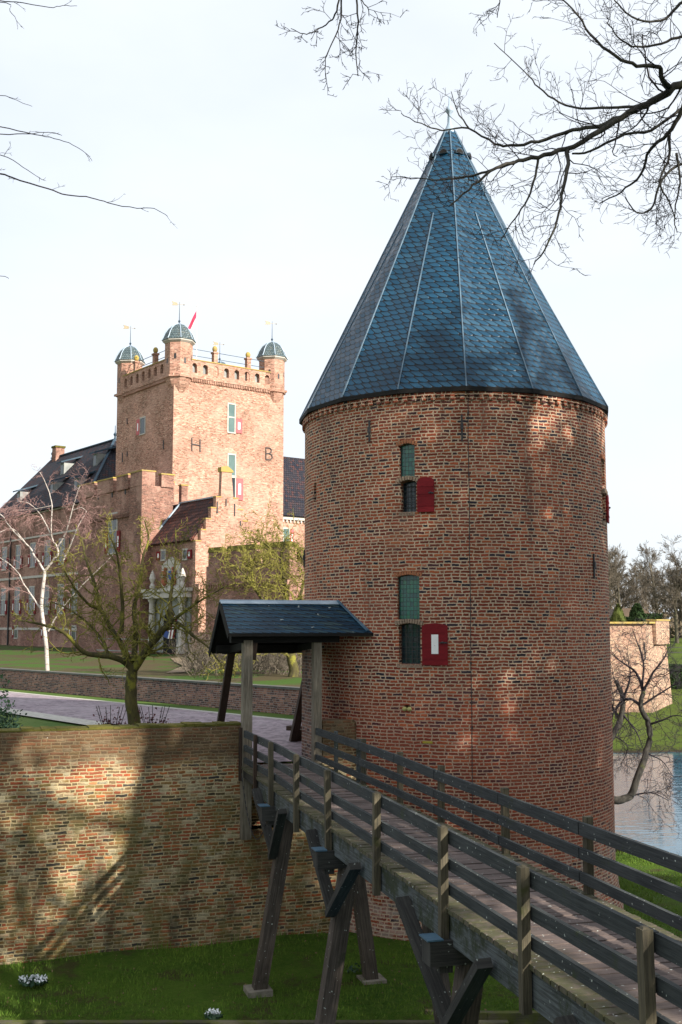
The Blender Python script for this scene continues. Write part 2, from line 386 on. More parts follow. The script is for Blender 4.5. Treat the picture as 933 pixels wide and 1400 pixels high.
M['slate_g'] = slate('gate roof slates', .13, .2, 1.6, (.005, .032, .062), (.012, .055, .098), (.04, .065, .055), .40, lich=.8)
M['slate_k'] = slate('turret slates', .16, .2, 0, (.06, .09, .10), (.12, .16, .17), (.1, .1, .08), .45)
M['tiles'] = slate('castle roof tiles', .3, .24, 0, (.014, .017, .028), (.04, .034, .04), (.09, .03, .025), .75, tile=True)
M['tiles_r'] = slate('house roof tiles', .3, .24, 0, (.03, .015, .017), (.08, .035, .03), (.13, .045, .03), .75, tile=True)

def glass_mat(name, c1, c2, c3, w=.075, h=.09, rough=.12):
    t = NT(name); uv = t.uv(); u, v, _ = t.sep(uv)
    a = t.ma('DIVIDE', u, w); b = t.ma('DIVIDE', v, h); fa = t.ma('FRACT', a); fb = t.ma('FRACT', b)
    idv = t.comb(t.ma('FLOOR', a), t.ma('FLOOR', b), 1.0); r = t.wn(idv)
    d = t.ma('MINIMUM', t.ma('MULTIPLY', t.ma('MINIMUM', fa, t.ma('SUBTRACT', 1.0, fa)), w), t.ma('MULTIPLY', t.ma('MINIMUM', fb, t.ma('SUBTRACT', 1.0, fb)), h))
    g = t.mr(d, .003, .006); c = t.ramp(r, [(0, c1), (.5, c2), (1, c3)]); c = t.mix(g, (.015, .015, .015), c)
    nv = t.bump(t.ma('ADD', t.ma('MULTIPLY', r, t.ma('ADD', fa, fb)), g), .35, .006)
    return t.finish(c, rough, nv, spec=.5)
M['glass_g'] = glass_mat('green leaded glass', (.010, .07, .065), (.02, .14, .10), (.05, .17, .11))
M['glass_d'] = glass_mat('dark leaded glass', (.004, .012, .02), (.008, .03, .04), (.02, .06, .06))

def grass_mat(name, a, b, c3, sc1=.5, dirt=None, da=.0):
    t = NT(name); p = t.obj()
    n1 = t.noise(p, sc1, 5.0, .65); n2 = t.noise(p, 9.0, 4.0, .75); n3 = t.noise(p, 60.0, 3.0, .8)
    c = t.mix(t.mr(n1, .3, .7), a, b); c = t.mix(t.mr(n2, .35, .75, 0, .6), c, c3); c = t.mix(t.mr(n3, .4, .65, 0, .6), c, tuple(x * .4 for x in a))
    if dirt: c = t.mix(t.mr(t.noise(p, 1.1, 6.0, .7), .56 - da, .68 - da, 0, .75), c, dirt)
    return t.finish(c, .95, t.bump(t.ma('ADD', n3, n2), .9, .05), spec=.15)
M['grass'] = grass_mat('moat bank grass', (.030, .065, .008), (.045, .095, .012), (.075, .12, .02), dirt=(.035, .032, .012), da=-.03)
M['lawn'] = grass_mat('courtyard lawn', (.07, .13, .02), (.11, .17, .035), (.16, .20, .06))
M['field'] = grass_mat('field grass', (.12, .20, .035), (.16, .26, .05), (.2, .28, .08), .05)
def terrace_mat():
    t = NT('courtyard ground'); p = t.obj(); x, y, z = t.sep(p)
    n1 = t.noise(p, .35, 5.0, .65); n2 = t.noise(p, 7.0, 4.0, .7)
    near = t.mix(t.mr(n1, .35, .65), (.05, .10, .018), (.09, .135, .03)); near = t.mix(t.mr(n2, .4, .8, 0, .5), near, (.13, .15, .06))
    far = t.mix(t.mr(n1, .44, .54), (.045, .10, .014), (.075, .06, .03)); far = t.mix(t.mr(n2, .35, .75, 0, .6), far, (.055, .045, .022))
    return t.finish(t.mix(t.mr(z, -2.5, -2.2), near, far), .95, t.bump(n2, .6, .04), spec=.1)
M['terrace'] = terrace_mat()
def path_mat():
    t = NT('courtyard paving'); p = t.obj()
    vv = t.n('ShaderNodeTexVoronoi'); vv.inputs['Scale'].default_value = 8.0; t.set(vv.inputs['Vector'], p)
    r = t.sep(vv.outputs['Color'])[0]
    c = t.mix(r, (.12, .095, .11), (.30, .24, .27)); c = t.mix(t.mr(t.noise(p, .9, 4.0), .4, .7, 0, .5), c, (.34, .29, .31))
    return t.finish(c, .8, t.bump(vv.outputs['Distance'], .5, .02), spec=.3)
M['path'] = path_mat()
M['cobble'] = simple('pale cobbles', (.26, .25, .22), (.50, .48, .43), 7)
M['sandpath'] = simple('sandy footpath', (.13, .10, .065), (.22, .17, .11), 3)
def water_mat():
    t = NT('moat water'); p = t.obj()
    w1 = t.noise(t.scl(p, (.5, 1.6, 1)), 1.1, 3.0, .55); w2 = t.noise(t.scl(p, (.7, 1.5, 1)), 4.5, 2.0)
    h = t.ma('ADD', w1, t.ma('MULTIPLY', w2, .18))
    c = t.mix(.5, (.016, .075, .12), (.018, .085, .14))
    t.finish(c, .02, t.bump(h, .28, .05), spec=.6)
    for n_ in t.t.nodes:
        if n_.type == 'BSDF_PRINCIPLED': n_.inputs['IOR'].default_value = 1.36
    return t.m
M['water'] = water_mat()
def bark(name, d, l, moss=None, ma_=.0, sc_=8, birch=False):
    t = NT(name); p = t.obj(); n = t.noise(t.scl(p, (1, 1, .35)), sc_, 5.0, .7); c = t.mix(t.mr(n, .3, .7), d, l)
    if moss: c = t.mix(t.mr(t.noise(p, 2.2, 5.0, .7), .58 - ma_, .68 - ma_), c, moss)
    if birch: c = t.mix(t.mr(t.noise(t.scl(p, (1, 1, 5)), 2.2, 4.0, .7), .56, .64), c, (.04, .035, .03))
    return t.finish(c, .9, t.bump(n, .6, .02), spec=.15)
M['bark_oak'] = bark('oak bark', (.025, .024, .022), (.07, .065, .055), (.07, .075, .035), -.02)
M['twig'] = bark('twig bark', (.022, .02, .026), (.05, .042, .045))
M['bark_l'] = bark('lichened bark', (.045, .04, .022), (.095, .085, .03), (.17, .165, .03), .06)
M['twig_l'] = bark('lichened twigs', (.11, .10, .025), (.26, .24, .055), (.08, .06, .025), .0)
M['birch'] = bark('birch bark', (.32, .28, .25), (.52, .47, .43), None, 0, 5, birch=True)
M['birch_t'] = bark('birch twigs', (.22, .12, .11), (.34, .22, .20))
M['bark_far'] = bark('far bark', (.06, .055, .04), (.13, .115, .08), (.15, .15, .07), -.02, 1.2)
M['twig_far'] = bark('far twigs', (.085, .072, .056), (.16, .135, .105))
M['undergrowth'] = simple('wood undergrowth', (.07, .055, .035), (.15, .12, .08), 1.2, .95)
M['yew'] = simple('yew foliage', (.012, .028, .010), (.035, .065, .018), 5, .9, .2)
M['yew_y'] = simple('golden yew foliage', (.03, .045, .008), (.075, .09, .02), 5, .9, .2)
M['ever'] = simple('evergreen leaves', (.02, .05, .03), (.05, .10, .05), 9, .6, .3)
M['redleaf'] = simple('dark red leaves', (.06, .015, .02), (.12, .03, .03), 9, .7, .3)
M['petal'] = simple('snowdrop petals', (.7, .75, .78), (.85, .88, .9), 9, .7)
M['thatch'] = simple('thatch', (.07, .05, .038), (.14, .10, .07), 2)
def blade_mat():
    t = NT('grass blades'); p = t.obj(); n = t.noise(p, 1.2, 4.0, .7); n2 = t.noise(p, 30.0, 2.0)
    c = t.mix(t.mr(n, .3, .7), (.05, .12, .012), (.115, .20, .02)); c = t.mix(t.mr(n2, .4, .7, 0, .6), c, (.17, .22, .04))
    return t.finish(c, .8, None, spec=.2)
M['blades'] = blade_mat()

# ------------------------------------------------------------------ world, sun, camera
AZ, EL = R_(46), R_(27)
SUN = V(math.sin(AZ) * math.cos(EL), -math.cos(AZ) * math.cos(EL), math.sin(EL))
w = bpy.data.worlds.new('World'); sc.world = w; w.use_nodes = True
nt = w.node_tree; nt.nodes.clear()
wo = nt.nodes.new('ShaderNodeOutputWorld'); bg = nt.nodes.new('ShaderNodeBackground'); nt.links.new(bg.outputs[0], wo.inputs[0])
sky = nt.nodes.new('ShaderNodeTexSky'); sky.sky_type = 'NISHITA'; sky.sun_disc = False; sky.sun_elevation = EL
sky.sun_rotation = math.atan2(SUN.x, SUN.y); sky.air_density = 1.0; sky.dust_density = 1.5; sky.ozone_density = 1.5
tc = nt.nodes.new('ShaderNodeTexCoord'); mp = nt.nodes.new('ShaderNodeMapping'); mp.inputs['Scale'].default_value = (1, 1, 2.2)
nt.links.new(tc.outputs['Generated'], mp.inputs[0])
no = nt.nodes.new('ShaderNodeTexNoise'); no.inputs['Scale'].default_value = 2.2; no.inputs['Detail'].default_value = 5; no.inputs['Roughness'].default_value = .5
nt.links.new(mp.outputs[0], no.inputs['Vector'])
mr = nt.nodes.new('ShaderNodeMapRange'); mr.inputs[1].default_value = .32; mr.inputs[2].default_value = .66; mr.inputs[3].default_value = .78; mr.inputs[4].default_value = 1.0
nt.links.new(no.outputs[0], mr.inputs[0])
mx = nt.nodes.new('ShaderNodeMix'); mx.data_type = 'RGBA'; nt.links.new(mr.outputs[0], mx.inputs[0]); nt.links.new(sky.outputs[0], mx.inputs[6])
mx.inputs[7].default_value = (4.95, 5.25, 5.6, 1)
nt.links.new(mx.outputs[2], bg.inputs[0]); bg.inputs[1].default_value = .10
sl = bpy.data.lights.new('sun', 'SUN'); sl.energy = 5.0; sl.angle = R_(.6); sl.color = (1, .92, .81)
so = bpy.data.objects.new('sun', sl); COL.objects.link(so); so.rotation_euler = (-SUN).to_track_quat('-Z', 'Y').to_euler()
so.location = SUN * 100
cam = bpy.data.cameras.new('camera'); co = bpy.data.objects.new('camera', cam); COL.objects.link(co)
cam.sensor_fit = 'VERTICAL'; cam.sensor_height = 36; cam.lens = F / 1400 * 36; cam.clip_end = 5000; cam.clip_start = .1
co.rotation_euler = (math.pi / 2 + PITCH, 0, 0); sc.camera = co
vs = sc.view_settings; vs.view_transform = 'Standard'; vs.look = 'None'; vs.gamma = 1; vs.exposure = 1.02; vs.use_curve_mapping = False
sc.cycles.max_bounces = 5; sc.cycles.diffuse_bounces = 3; sc.cycles.glossy_bounces = 3

# ------------------------------------------------------------------ frames of reference
A0 = V(-1.93, 22.45, 0); EE = V(.945, .327, 0); NB = V(-.327, .945, 0)        # moat wall: along and towards the court
def WL(s, t, z): q = A0 + EE * s + NB * t; return V(q.x, q.y, z)
TC = V(2.67, 25.86, 0); TR = 3.53
TF = V(-TC.x, -TC.y, 0).normalized(); TRt = V(-TF.y, TF.x, 0)
if TRt.x < 0: TRt = -TRt
def TP(th, r, z): q = TC + TF * (r * math.cos(th)) + TRt * (r * math.sin(th)); return V(q.x, q.y, z)
def tower_hit(px, py, R=TR):
    r = ray(px, py); a = r.x ** 2 + r.y ** 2; b = -2 * (r.x * TC.x + r.y * TC.y); c = TC.x ** 2 + TC.y ** 2 - R * R
    D = max(0, b * b - 4 * a * c); d = (-b - math.sqrt(D)) / (2 * a); p = r * d
    q = p - TC; th = math.atan2(q.x * TRt.x + q.y * TRt.y, q.x * TF.x + q.y * TF.y); return th, p.z
KC = V(-12.4, 80, 0); KU = V(.794, .608, 0).normalized(); KV = V(-KU.y, KU.x, 0)
def K(u, v, z): q = KC + KU * u + KV * v; return V(q.x, q.y, z)
GZ = -6.2; CZ = -2.8

# ------------------------------------------------------------------ ground
def ground_z(x, y):
    dT = math.hypot(x - TC.x, y - TC.y)
    e1 = min(y - 17.85, 2.9 - x) if x > -60 else -1
    e1 = max(e1, 7.55 - dT)
    nz = .05 * math.sin(x * 1.7 + y) + .04 * math.sin(y * 2.3 - x * .8)
    if y > 56:
        z = float(np.interp(y, [56, 57.5, 60, 70, 100, 150, 400, 2000], [-7.2, -6.5, -6.15, -5.5, -3.7, -1.8, -1.2, -1]))
        return z + (nz if y < 200 else 0)
    if y < 13: return float(np.interp(y, [-60, -2, 1, 4, 8, 12, 13], [-1.5, -1.6, -2.2, -3.0, -4.9, -6.9, -7.2])) + nz
    if e1 > 0: return GZ + nz * .6 - (.12 if e1 < .3 else 0)
    return max(-7.2, GZ - .25 + e1 * 2.2)
def axis(segs):
    o = [segs[0][0]]
    for a, b, n in segs:
        o += list(np.linspace(a, b, n + 1)[1:])
    return o
xs = axis([(-900, -100, 6), (-100, -14, 24), (-14, 14, 94), (14, 50, 24), (50, 120, 14), (120, 1200, 8)])
ys = axis([(-80, 10, 30), (10, 36, 90), (36, 62, 40), (62, 160, 40), (160, 2500, 14)])
g = MB(); nx = len(xs)
g.v = [(x, y, ground_z(x, y)) for y in ys for x in xs]
for j in range(len(ys) - 1):
    for i in range(nx - 1):
        g.f.append([j * nx + i, j * nx + i + 1, (j + 1) * nx + i + 1, (j + 1) * nx + i]); g.u.append(None)
def ground_mat():
    t = NT('ground grass'); p = t.obj(); x, y, z = t.sep(p)
    n1 = t.noise(p, .5, 5.0, .65); n2 = t.noise(p, 9.0, 4.0, .75); n3 = t.noise(p, 60.0, 3.0, .8)
    c = t.mix(t.mr(n1, .3, .7), (.045, .105, .009), (.085, .165, .015)); c = t.mix(t.mr(n2, .35, .75, 0, .6), c, (.13, .18, .028))
    c = t.mix(t.mr(n3, .4, .65, 0, .6), c, (.012, .025, .004)); c = t.mix(t.mr(t.noise(p, 1.1, 6.0, .75), .52, .64, 0, .75), c, (.06, .048, .022))
    f = t.mix(t.mr(t.noise(p, .08, 4.0), .35, .65), (.06, .10, .012), (.095, .135, .022)); f = t.mix(t.mr(t.noise(p, 1.2, 6.0, .75), .38, .65, 0, .7), f, (.06, .065, .018)); f = t.mix(t.mr(t.sep(p)[1], 58.6, 57.2), f, (.03, .025, .015))
    c = t.mix(t.mr(y, 45, 50), c, f)
    c = t.mix(t.mr(z, -6.42, -6.5), c, (.05, .04, .025))
    return t.finish(c, .95, t.bump(t.ma('ADD', n3, n2), .9, .05), spec=.12)
structure(mk('ground', g, ground_mat(), smooth=True, loc=(0, 0, 0)))
# water
g = MB(); g.quad([(-300, 8, -6.52), (400, 8, -6.52), (400, 58.2, -6.52), (-300, 58.2, -6.52)])
structure(mk('moat_water', g, M['water'], loc=(0, 0, 0)))
# courtyard terrace behind the moat wall
BW1 = V(-1.1, 34.2, 0); BD = V(-.671, .741, 0)                # courtyard wall line
BN = V(.741, .671, 0)
def terr_z(x, y):
    w_ = (x - BW1.x) * BN.x + (y - BW1.y) * BN.y              # >0 beyond the courtyard wall
    if w_ < .12: return CZ + .02 * math.sin(x + y)
    return float(np.interp(w_, [.12, .3, 10, 22, 200], [-2.3, -2.1, -2.05, -1.75, -1.5])) + .05 * math.sin(x * .9 + y * .5)
SM = ([-.0, 1, 4.1, 22.8, 44.5, 94.5, 130], [2.2, 3.0, 8.2, 18.4, 32.2, 55.9, 75])
ts = axis([(.12, 40, 110), (40, 130, 40)]); ns = 130
def sheet(name, zf, proj, mat):
    g = MB()
    for t_ in ts:
        sm = float(np.interp(t_, *SM))
        for k in range(ns + 1):
            s_ = -90 + (sm + 90) * (1 - (1 - k / ns) ** 1.8); q = WL(s_, t_, 0); w_ = (q - BW1).dot(BN)
            if proj and w_ < .16: q = q + BN * (.16 - w_)
            if not proj and w_ > .2: q = q + BN * (.2 - w_)
            g.v.append((q.x, q.y, zf(q.x, q.y)))
    for j in range(len(ts) - 1):
        for i in range(ns):
            b = j * (ns + 1) + i; q = [b, b + 1, b + ns + 2, b + ns + 1]
            g.f.append(q); g.u.append(None)
    return structure(mk(name, g, mat, smooth=True, loc=(0, 0, 0)))
sheet('courtyard_ground', lambda x, y: CZ + .02 * math.sin(x + y), False, M['terrace'])
sheet('castle_lawn', lambda x, y: max(terr_z(x, y), -2.12), True, M['terrace'])
# paved path across the court (a sheet above the ground) with its pale cobble edge
def strip(name, pts, mat, z):
    g = MB(); g.quad([(p[0], p[1], z) for p in pts]); return structure(mk(name, g, mat, loc=(0, 0, 0)))
pf = [BW1 + BD * k - BN * 1.15 for k in (-4, 60)]
pn = [V(-11.6, 37.8, 0), V(-6.6, 31.7, 0)]; pd = (pn[0] - pn[1]).normalized()
far_l = pn[1] + pd * 60
path_poly = [(3.0, 27.6), (pf[0].x, pf[0].y), (pf[1].x, pf[1].y), (far_l.x, far_l.y), (-6.6, 31.7), (-3.4, 27.5), (WL(-.2, .1, 0).x, WL(-.2, .1, 0).y), (WL(2.0, .1, 0).x, WL(2.0, .1, 0).y)]
strip('path', path_poly, M['path'], CZ + .035)
nrm = V(-pd.y, pd.x, 0); nrm = nrm if nrm.y < 0 else -nrm
strip('path_edging', [tuple(pn[1])[:2], tuple(far_l)[:2], tuple(far_l + nrm * .95)[:2], tuple(pn[1] + nrm * .95 + V(.5, -.4, 0))[:2]], M['cobble'], CZ + .04)
a_, b_ = pf[0], pf[1]
strip('path_edging', [tuple(a_)[:2], tuple(b_)[:2], tuple(b_ - BN * .28)[:2], tuple(a_ - BN * .28)[:2]], M['cobble'], CZ + .041)
# worn footpath up to the castle door
g = MB(); pp_ = [(240, 926, 49), (262, 914, 54), (250, 904, 60), (243, 897, 66)]
L_ = []
for (px, py, d) in pp_:
    q = P(px, py, d); L_.append((q.x, q.y))
for k in range(len(L_) - 1):
    a0_, b0_ = V(*L_[k], 0), V(*L_[k + 1], 0)
    for j in range(8):
        a, b = a0_.lerp(b0_, j / 8), a0_.lerp(b0_, (j + 1) / 8)
        for m_ in range(3):
            x0, x1 = -.42 + .28 * m_, -.14 + .28 * m_; pts = [a + V(x0, 0, 0), a + V(x1, 0, 0), b + V(x1, 0, 0), b + V(x0, 0, 0)]
            g.quad([(p.x, p.y, terr_z(p.x, p.y) + .045) for p in pts])
structure(mk('footpath', g, M['sandpath'], loc=(0, 0, 0)))

# ------------------------------------------------------------------ moat wall (front) with the recess under the drawbridge
def clutter_top(g, a, b, z, th, nrm_, seed, big=.10):
    pass
mw = thing('moat_wall', 'long weathered brick moat wall with mossy top, left of the wooden bridge', 'wall', WL(-8, 0, GZ))
g = MB(); T = .5
def wseg(s0, s1, z0, z1, t0=0.0, t1=T): 
    o = WL(s0, t0, z0); g.pp(o, EE * (s1 - s0), NB * (t1 - t0), V(0, 0, z1 - z0))
wseg(-60, -.02, -7, -2.0)
wseg(-.02, 1.50, -7, -4.15, 0, .5); wseg(-.02, 1.50, -4.15, -2.84, .85, 1.3)        # recess: the sill and its back
wseg(1.50, 2.4, -7, -2.0)
wseg(-.35, -.02, -4.15, -2.84, T, 1.3); wseg(1.5, 1.8, -4.15, -2.84, T, 1.3)
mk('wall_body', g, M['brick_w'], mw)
g = MB(); rr = random.Random(3); s_ = -60
while s_ < -.1:
    L = rr.uniform(.10, .24); z1 = -1.955 + rr.uniform(-.02, .012); e = min(s_ + L, -.03)
    o = WL(s_, -.008 + rr.uniform(-.008, .008), -2.0); g.pp(o, EE * (e - s_ - .002), NB * (T + .02), V(0, 0, z1 + 2.0)); s_ += L + .002
mk('coping', g, M['moss_cap'], mw)
# wall stub between the gate post and the tower
# tower moat wall continuing behind
g = MB()
pts = [WL(float(np.interp(t, *SM)), t, 0) for t in (4.1, 22.8, 44.5, 94.5)]
for a, b in zip(pts[:-1], pts[1:]):
    d = (b - a); n = V(d.y, -d.x, 0).normalized() * .5; g.pp(V(a.x, a.y, -7.2), d, n, V(0, 0, 5.6))
tag(mk('moat_wall', g, M['brick_w2'], loc=pts[0]), 'brick moat wall running back towards the castle behind the round tower', 'wall')
# courtyard wall
cw = thing('courtyard_wall', 'low brick wall between the paved path and the castle lawn', 'wall', (BW1.x, BW1.y, CZ))
a = BW1 - BD * 6.2; b = BW1 + BD * 70
g = MB(); g.pp(V(a.x, a.y, -3.2), b - a, BN * .32, V(0, 0, 1.20)); mk('wall_body', g, M['brick_w2'], cw)
g = MB(); g.pp(V(a.x, a.y, -2.0) - BN * .05, b - a, BN * .42, V(0, 0, .07)); mk('coping', g, M['cope_d'], cw)
# ------------------------------------------------------------------ timber edging along the water
g = MB()
g.beam((-30, 17.8, -6.3), (2.6, 17.8, -6.3), .12, .34)
pr = None
for k in range(26):
    a = -100 + k * 7.5; q = (TC.x + 7.6 * math.cos(R_(a)), TC.y + 7.6 * math.sin(R_(a)), -6.3)
    if pr: g.beam(pr, q, .12, .30)
    pr = q
for k in range(16): g.lathe([(.06, 0), (.06, .75)], (-12 + k, 17.72, -7.0), 8)
tag(mk('bank_edging', g, M['edge'], loc=(0, 17.8, -6.3)), 'mossy timber edging board between the grass bank and dark moat water', 'edging')

# ------------------------------------------------------------------ round tower
tw = thing('round_tower', 'round red brick tower with a tall conical blue slate roof', 'tower', (TC.x, TC.y, GZ))
prof = [(TR + .20, -7.0), (TR + .14, -6.1), (TR + .06, -5.7), (TR, -5.2)] + [(TR, -5.2 + k * .5) for k in range(1, 20)] + [(TR, 4.8)]
g = MB(); NSEG = 144
g.lathe(prof, (TC.x, TC.y, 0), NSEG)
wall = mk('wall', g, M['brick_t'], tw)
def arch_shape(w, h, rise, n=8):
    pts = [(-w / 2, 0), (w / 2, 0)]
    for k in range(n + 1):
        x = w / 2 - w * k / n; pts.append((x, h - rise + rise * (1 - (2 * x / w) ** 2)))
    return pts
cut = MB()
def tower_open(x0, x1, y0, y1, rise=.05, depth=.32):
    tl, zt = tower_hit(x0, y0); tr, _ = tower_hit(x1, y0); tm = (tl + tr) / 2
    _, zb = tower_hit((x0 + x1) / 2, y1); w_ = 2 * TR * math.sin(abs(tr - tl) / 2); h_ = zt - zb
    return tm, w_, zb, h_
def cutter(tm, w_, zb, h_, rise, depth):
    er = TP(tm, 1, 0) - TC; et = TP(tm + math.pi / 2, 1, 0) - TC
    o = TC + er * (TR - depth); o.z = zb
    cut.prism(arch_shape(w_, h_, rise), o, et, V(0, 0, 1), er * (depth + .3))
OPEN = []
for (u0, l0) in (((546, 567, 607, 654), (548, 569, 657, 700)), ((543.5, 573.5, 786, 847), (545.5, 575, 852, 908))):
    a = tower_open(*u0); b = tower_open(*l0); OPEN += [(a, 'u'), (b, 'l')]
# narrow side window near the right outline and slit at the left
th_r, zr0 = tower_hit(824.5, 627); _, zr1 = tower_hit(824.5, 662); _, zr2 = tower_hit(824.5, 673); _, zr3 = tower_hit(824.5, 712)
OPEN += [((th_r, .34, zr1, zr0 - zr1), 'u'), ((th_r, .34, zr3, zr2 - zr3), 'l')]
th_s, zs0 = tower_hit(431, 660); _, zs1 = tower_hit(431, 686)
OPEN += [((th_s, .16, zs1, zs0 - zs1), 's')]
th_n, zn = tower_hit(557, 968)
for (o_, k_) in OPEN: cutter(*o_, .045 if k_ != 's' else .01, .30)
cutter(th_n, .15, zn - .05, .11, .02, .18)
cm = bpy.data.meshes.new('cut'); cm.from_pydata(cut.v, [], cut.f); cm.update()
cobj = bpy.data.objects.new('cut', cm); COL.objects.link(cobj); cobj.location = (0, 0, 0)
md = wall.modifiers.new('b', 'BOOLEAN'); md.operation = 'DIFFERENCE'; md.object = cobj; md.solver = 'EXACT'
dg = bpy.context.evaluated_depsgraph_get(); nm = bpy.data.meshes.new_from_object(wall.evaluated_get(dg))
wall.modifiers.clear(); wall.data = nm; bpy.data.objects.remove(cobj, do_unlink=True)
# uv: outer faces unrolled, everything else box mapped
nm.update(); uvb = box_uv(nm); k = 0
for p_ in nm.polygons:
    c_ = p_.center; rad = math.hypot(c_.x, c_.y); n_ = p_.normal
    outer = abs(n_.z) < .6 and rad > TR - .03 and (n_.x * c_.x + n_.y * c_.y) / rad > .9
    for li in p_.loop_indices:
        if outer:
            q = nm.vertices[nm.loops[li].vertex_index].co; a_c = math.atan2(c_.y, c_.x); a_q = math.atan2(q.y, q.x)
            while a_q - a_c > math.pi: a_q -= 2 * math.pi
            while a_q - a_c < -math.pi: a_q += 2 * math.pi
            uvb[li] = (a_q * TR, q.z)
        else: uvb[li] = (uvb[li][0] + 1.37, uvb[li][1])
lay = nm.uv_layers[0] if nm.uv_layers else nm.uv_layers.new(name='UVMap')
lay.data.foreach_set('uv', uvb.astype(np.float32).ravel())
# eave dentils
g = MB(); rr = random.Random(5)
for k in range(112):
    th = 2 * math.pi * k / 112; er = TP(th, 1, 0) - TC; et = TP(th + math.pi / 2, 1, 0) - TC
    o = TP(th, TR - .02, 4.64) - et * .045; g.pp(o, et * .09, er * .085, V(0, 0, .12))
g.lathe([(TR - .01, 4.74), (TR + .05, 4.74), (TR + .05, 4.81), (TR - .01, 4.81)], (TC.x, TC.y, 0), 96, cap=False)
mk('dentil_course', g, M['brick_t'], tw)
def shutter_mb(g, o, et, er, w_, h_, rise=.04):
    g.prism(arch_shape(w_, h_, rise), o, et, V(0, 0, 1), er * .035)
for (o_, kd) in OPEN:
    tm, w_, zb, h_ = o_; er = TP(tm, 1, 0) - TC; et = TP(tm + math.pi / 2, 1, 0) - TC
    rise = .045 if kd != 's' else .01
    dep = .13 if kd == 'u' else .22
    c = TC + er * (TR - dep); c.z = zb
    wroot = MB(); wroot.prism(arch_shape(w_ - .004, h_ - .004, rise), c + V(0, 0, .002), et, V(0, 0, 1), er * .01)
    for i_ in range(len(wroot.u)):
        f = wroot.f[i_]; wroot.u[i_] = [((Vector(wroot.v[j]) - c).dot(et) + .3, wroot.v[j][2] - zb) for j in f]
    win = mk('window', wroot, M['glass_g'] if kd == 'u' else M['glass_d'], tw)
    if kd == 's': continue
    # iron bars in the lower light, a frame round each
    g = MB(); fr = .018
    for s_ in (-1, 1): g.pp(c + er * .012 + et * (s_ * (w_ / 2 - fr / 2) - fr / 2), et * fr, er * .02, V(0, 0, h_ - rise))
    g.pp(c + er * .012 - et * (w_ / 2), et * w_, er * .02, V(0, 0, fr)); mk('frame', g, M['iron'], win)
    if kd == 'l':
        g = MB()
        for i_ in range(1, 4): x = -w_ / 2 + w_ * i_ / 4; g.pp(c + er * .05 + et * (x - .004), et * .008, er * .008, V(0, 0, h_ - rise))
        for i_ in range(1, int(h_ / .11)): g.pp(c + er * .055 - et * (w_ / 2) + V(0, 0, i_ * .11), et * w_, er * .008, V(0, 0, .008))
        mk('window_bars', g, M['iron'], win)
    # brick arch over the opening
    g = MB(); rr = random.Random(int(zb * 100) % 97); hw = w_ / 2 + .055; n = max(6, int(2 * hw / .052))
    oo = TC + er * (TR + .0); 
    for i_ in range(n):
        x0 = -hw + 2 * hw * i_ / n; x1 = x0 + 2 * hw / n - .010
        f_ = lambda x: h_ - rise + rise * (1 - (2 * x / w_) ** 2)
        sag = TR - math.sqrt(TR * TR - ((x0 + x1) / 2) ** 2); lean = .12 * (x0 + x1) / 2 / hw
        hh = .085 + rr.uniform(-.006, .006)
        o1 = oo + er * (-.1 - sag) + et * x0 + V(0, 0, zb + f_(max(-w_ / 2, min(w_ / 2, (x0 + x1) / 2))) + .004)
        pd_ = .112 + rr.uniform(0, .008) if kd == 'u' else .15 + rr.uniform(0, .01)
        g.pp(o1, et * (x1 - x0), er * pd_, V(0, 0, hh) + et * (lean * hh * 2.5))
    mk('brick_arch', g, M['arch'] if kd == 'u' else M['arch2'], tw)
    if kd == 'l':
        g = MB(); n = int((w_ + .08) / .06)
        for i_ in range(n):
            x0 = -(w_ + .08) / 2 + i_ * .06; sag = TR - math.sqrt(TR * TR - x0 * x0)
            g.pp(oo + er * (-.1 - sag) + et * x0 + V(0, 0, zb - .075), et * .05, er * .112, V(0, 0, .07))
        mk('window_sill', g, M['arch2'], tw)
def shutter(x0, x1, y0, y1, white=False, tm=None, w_=None, zb=None, h_=None, flip=1):
    if tm is None: tm, w_, zb, h_ = tower_open(x0, x1, y0, y1)
    er = TP(tm, 1, 0) - TC; et = TP(tm + math.pi / 2, 1, 0) - TC
    o = TC + er * (TR + .012); o.z = zb
    g = MB(); shutter_mb(g, o, et, er, w_, h_, .05)
    fc = o + er * .035
    for zz in (.12, h_ * .5, h_ - .20): g.pp(fc - et * (w_ / 2) + V(0, 0, zz), et * (w_ * .985), er * .006, V(0, 0, .045))
    for i_ in range(5):
        for j_ in range(3): g.box(fc + er * .008 + et * (-w_ * .38 + w_ * .76 * i_ / 4) + V(0, 0, .14 + (h_ - .34) * j_ / 2), (.010, .010, .010))
    s = mk('shutter', g, M['red'], tw)
    g = MB(); zz = h_ * .52
    g.pp(fc + er * .006 + et * (w_ * .18) + V(0, 0, zz), et * (w_ * .30), er * .02, V(0, 0, .028)); g.ball(fc + er * .02 + et * (w_ * .3) + V(0, 0, zz + .02), .022, 8)
    mk('latch', g, M['iron'], s)
    if white:
        g = MB(); g.pp(fc + er * .0065 + et * (-w_ * .13) + V(0, 0, h_ * .27), et * (w_ * .27), er * .004, V(0, 0, h_ * .46)); mk('white_panel', g, M['white'], s)
shutter(571, 594, 653, 700)
shutter(577.5, 612.5, 852, 909.5, True)
shutter(0, 0, 0, 0, False, th_r + .11, .34, zr3, zr2 - zr3)
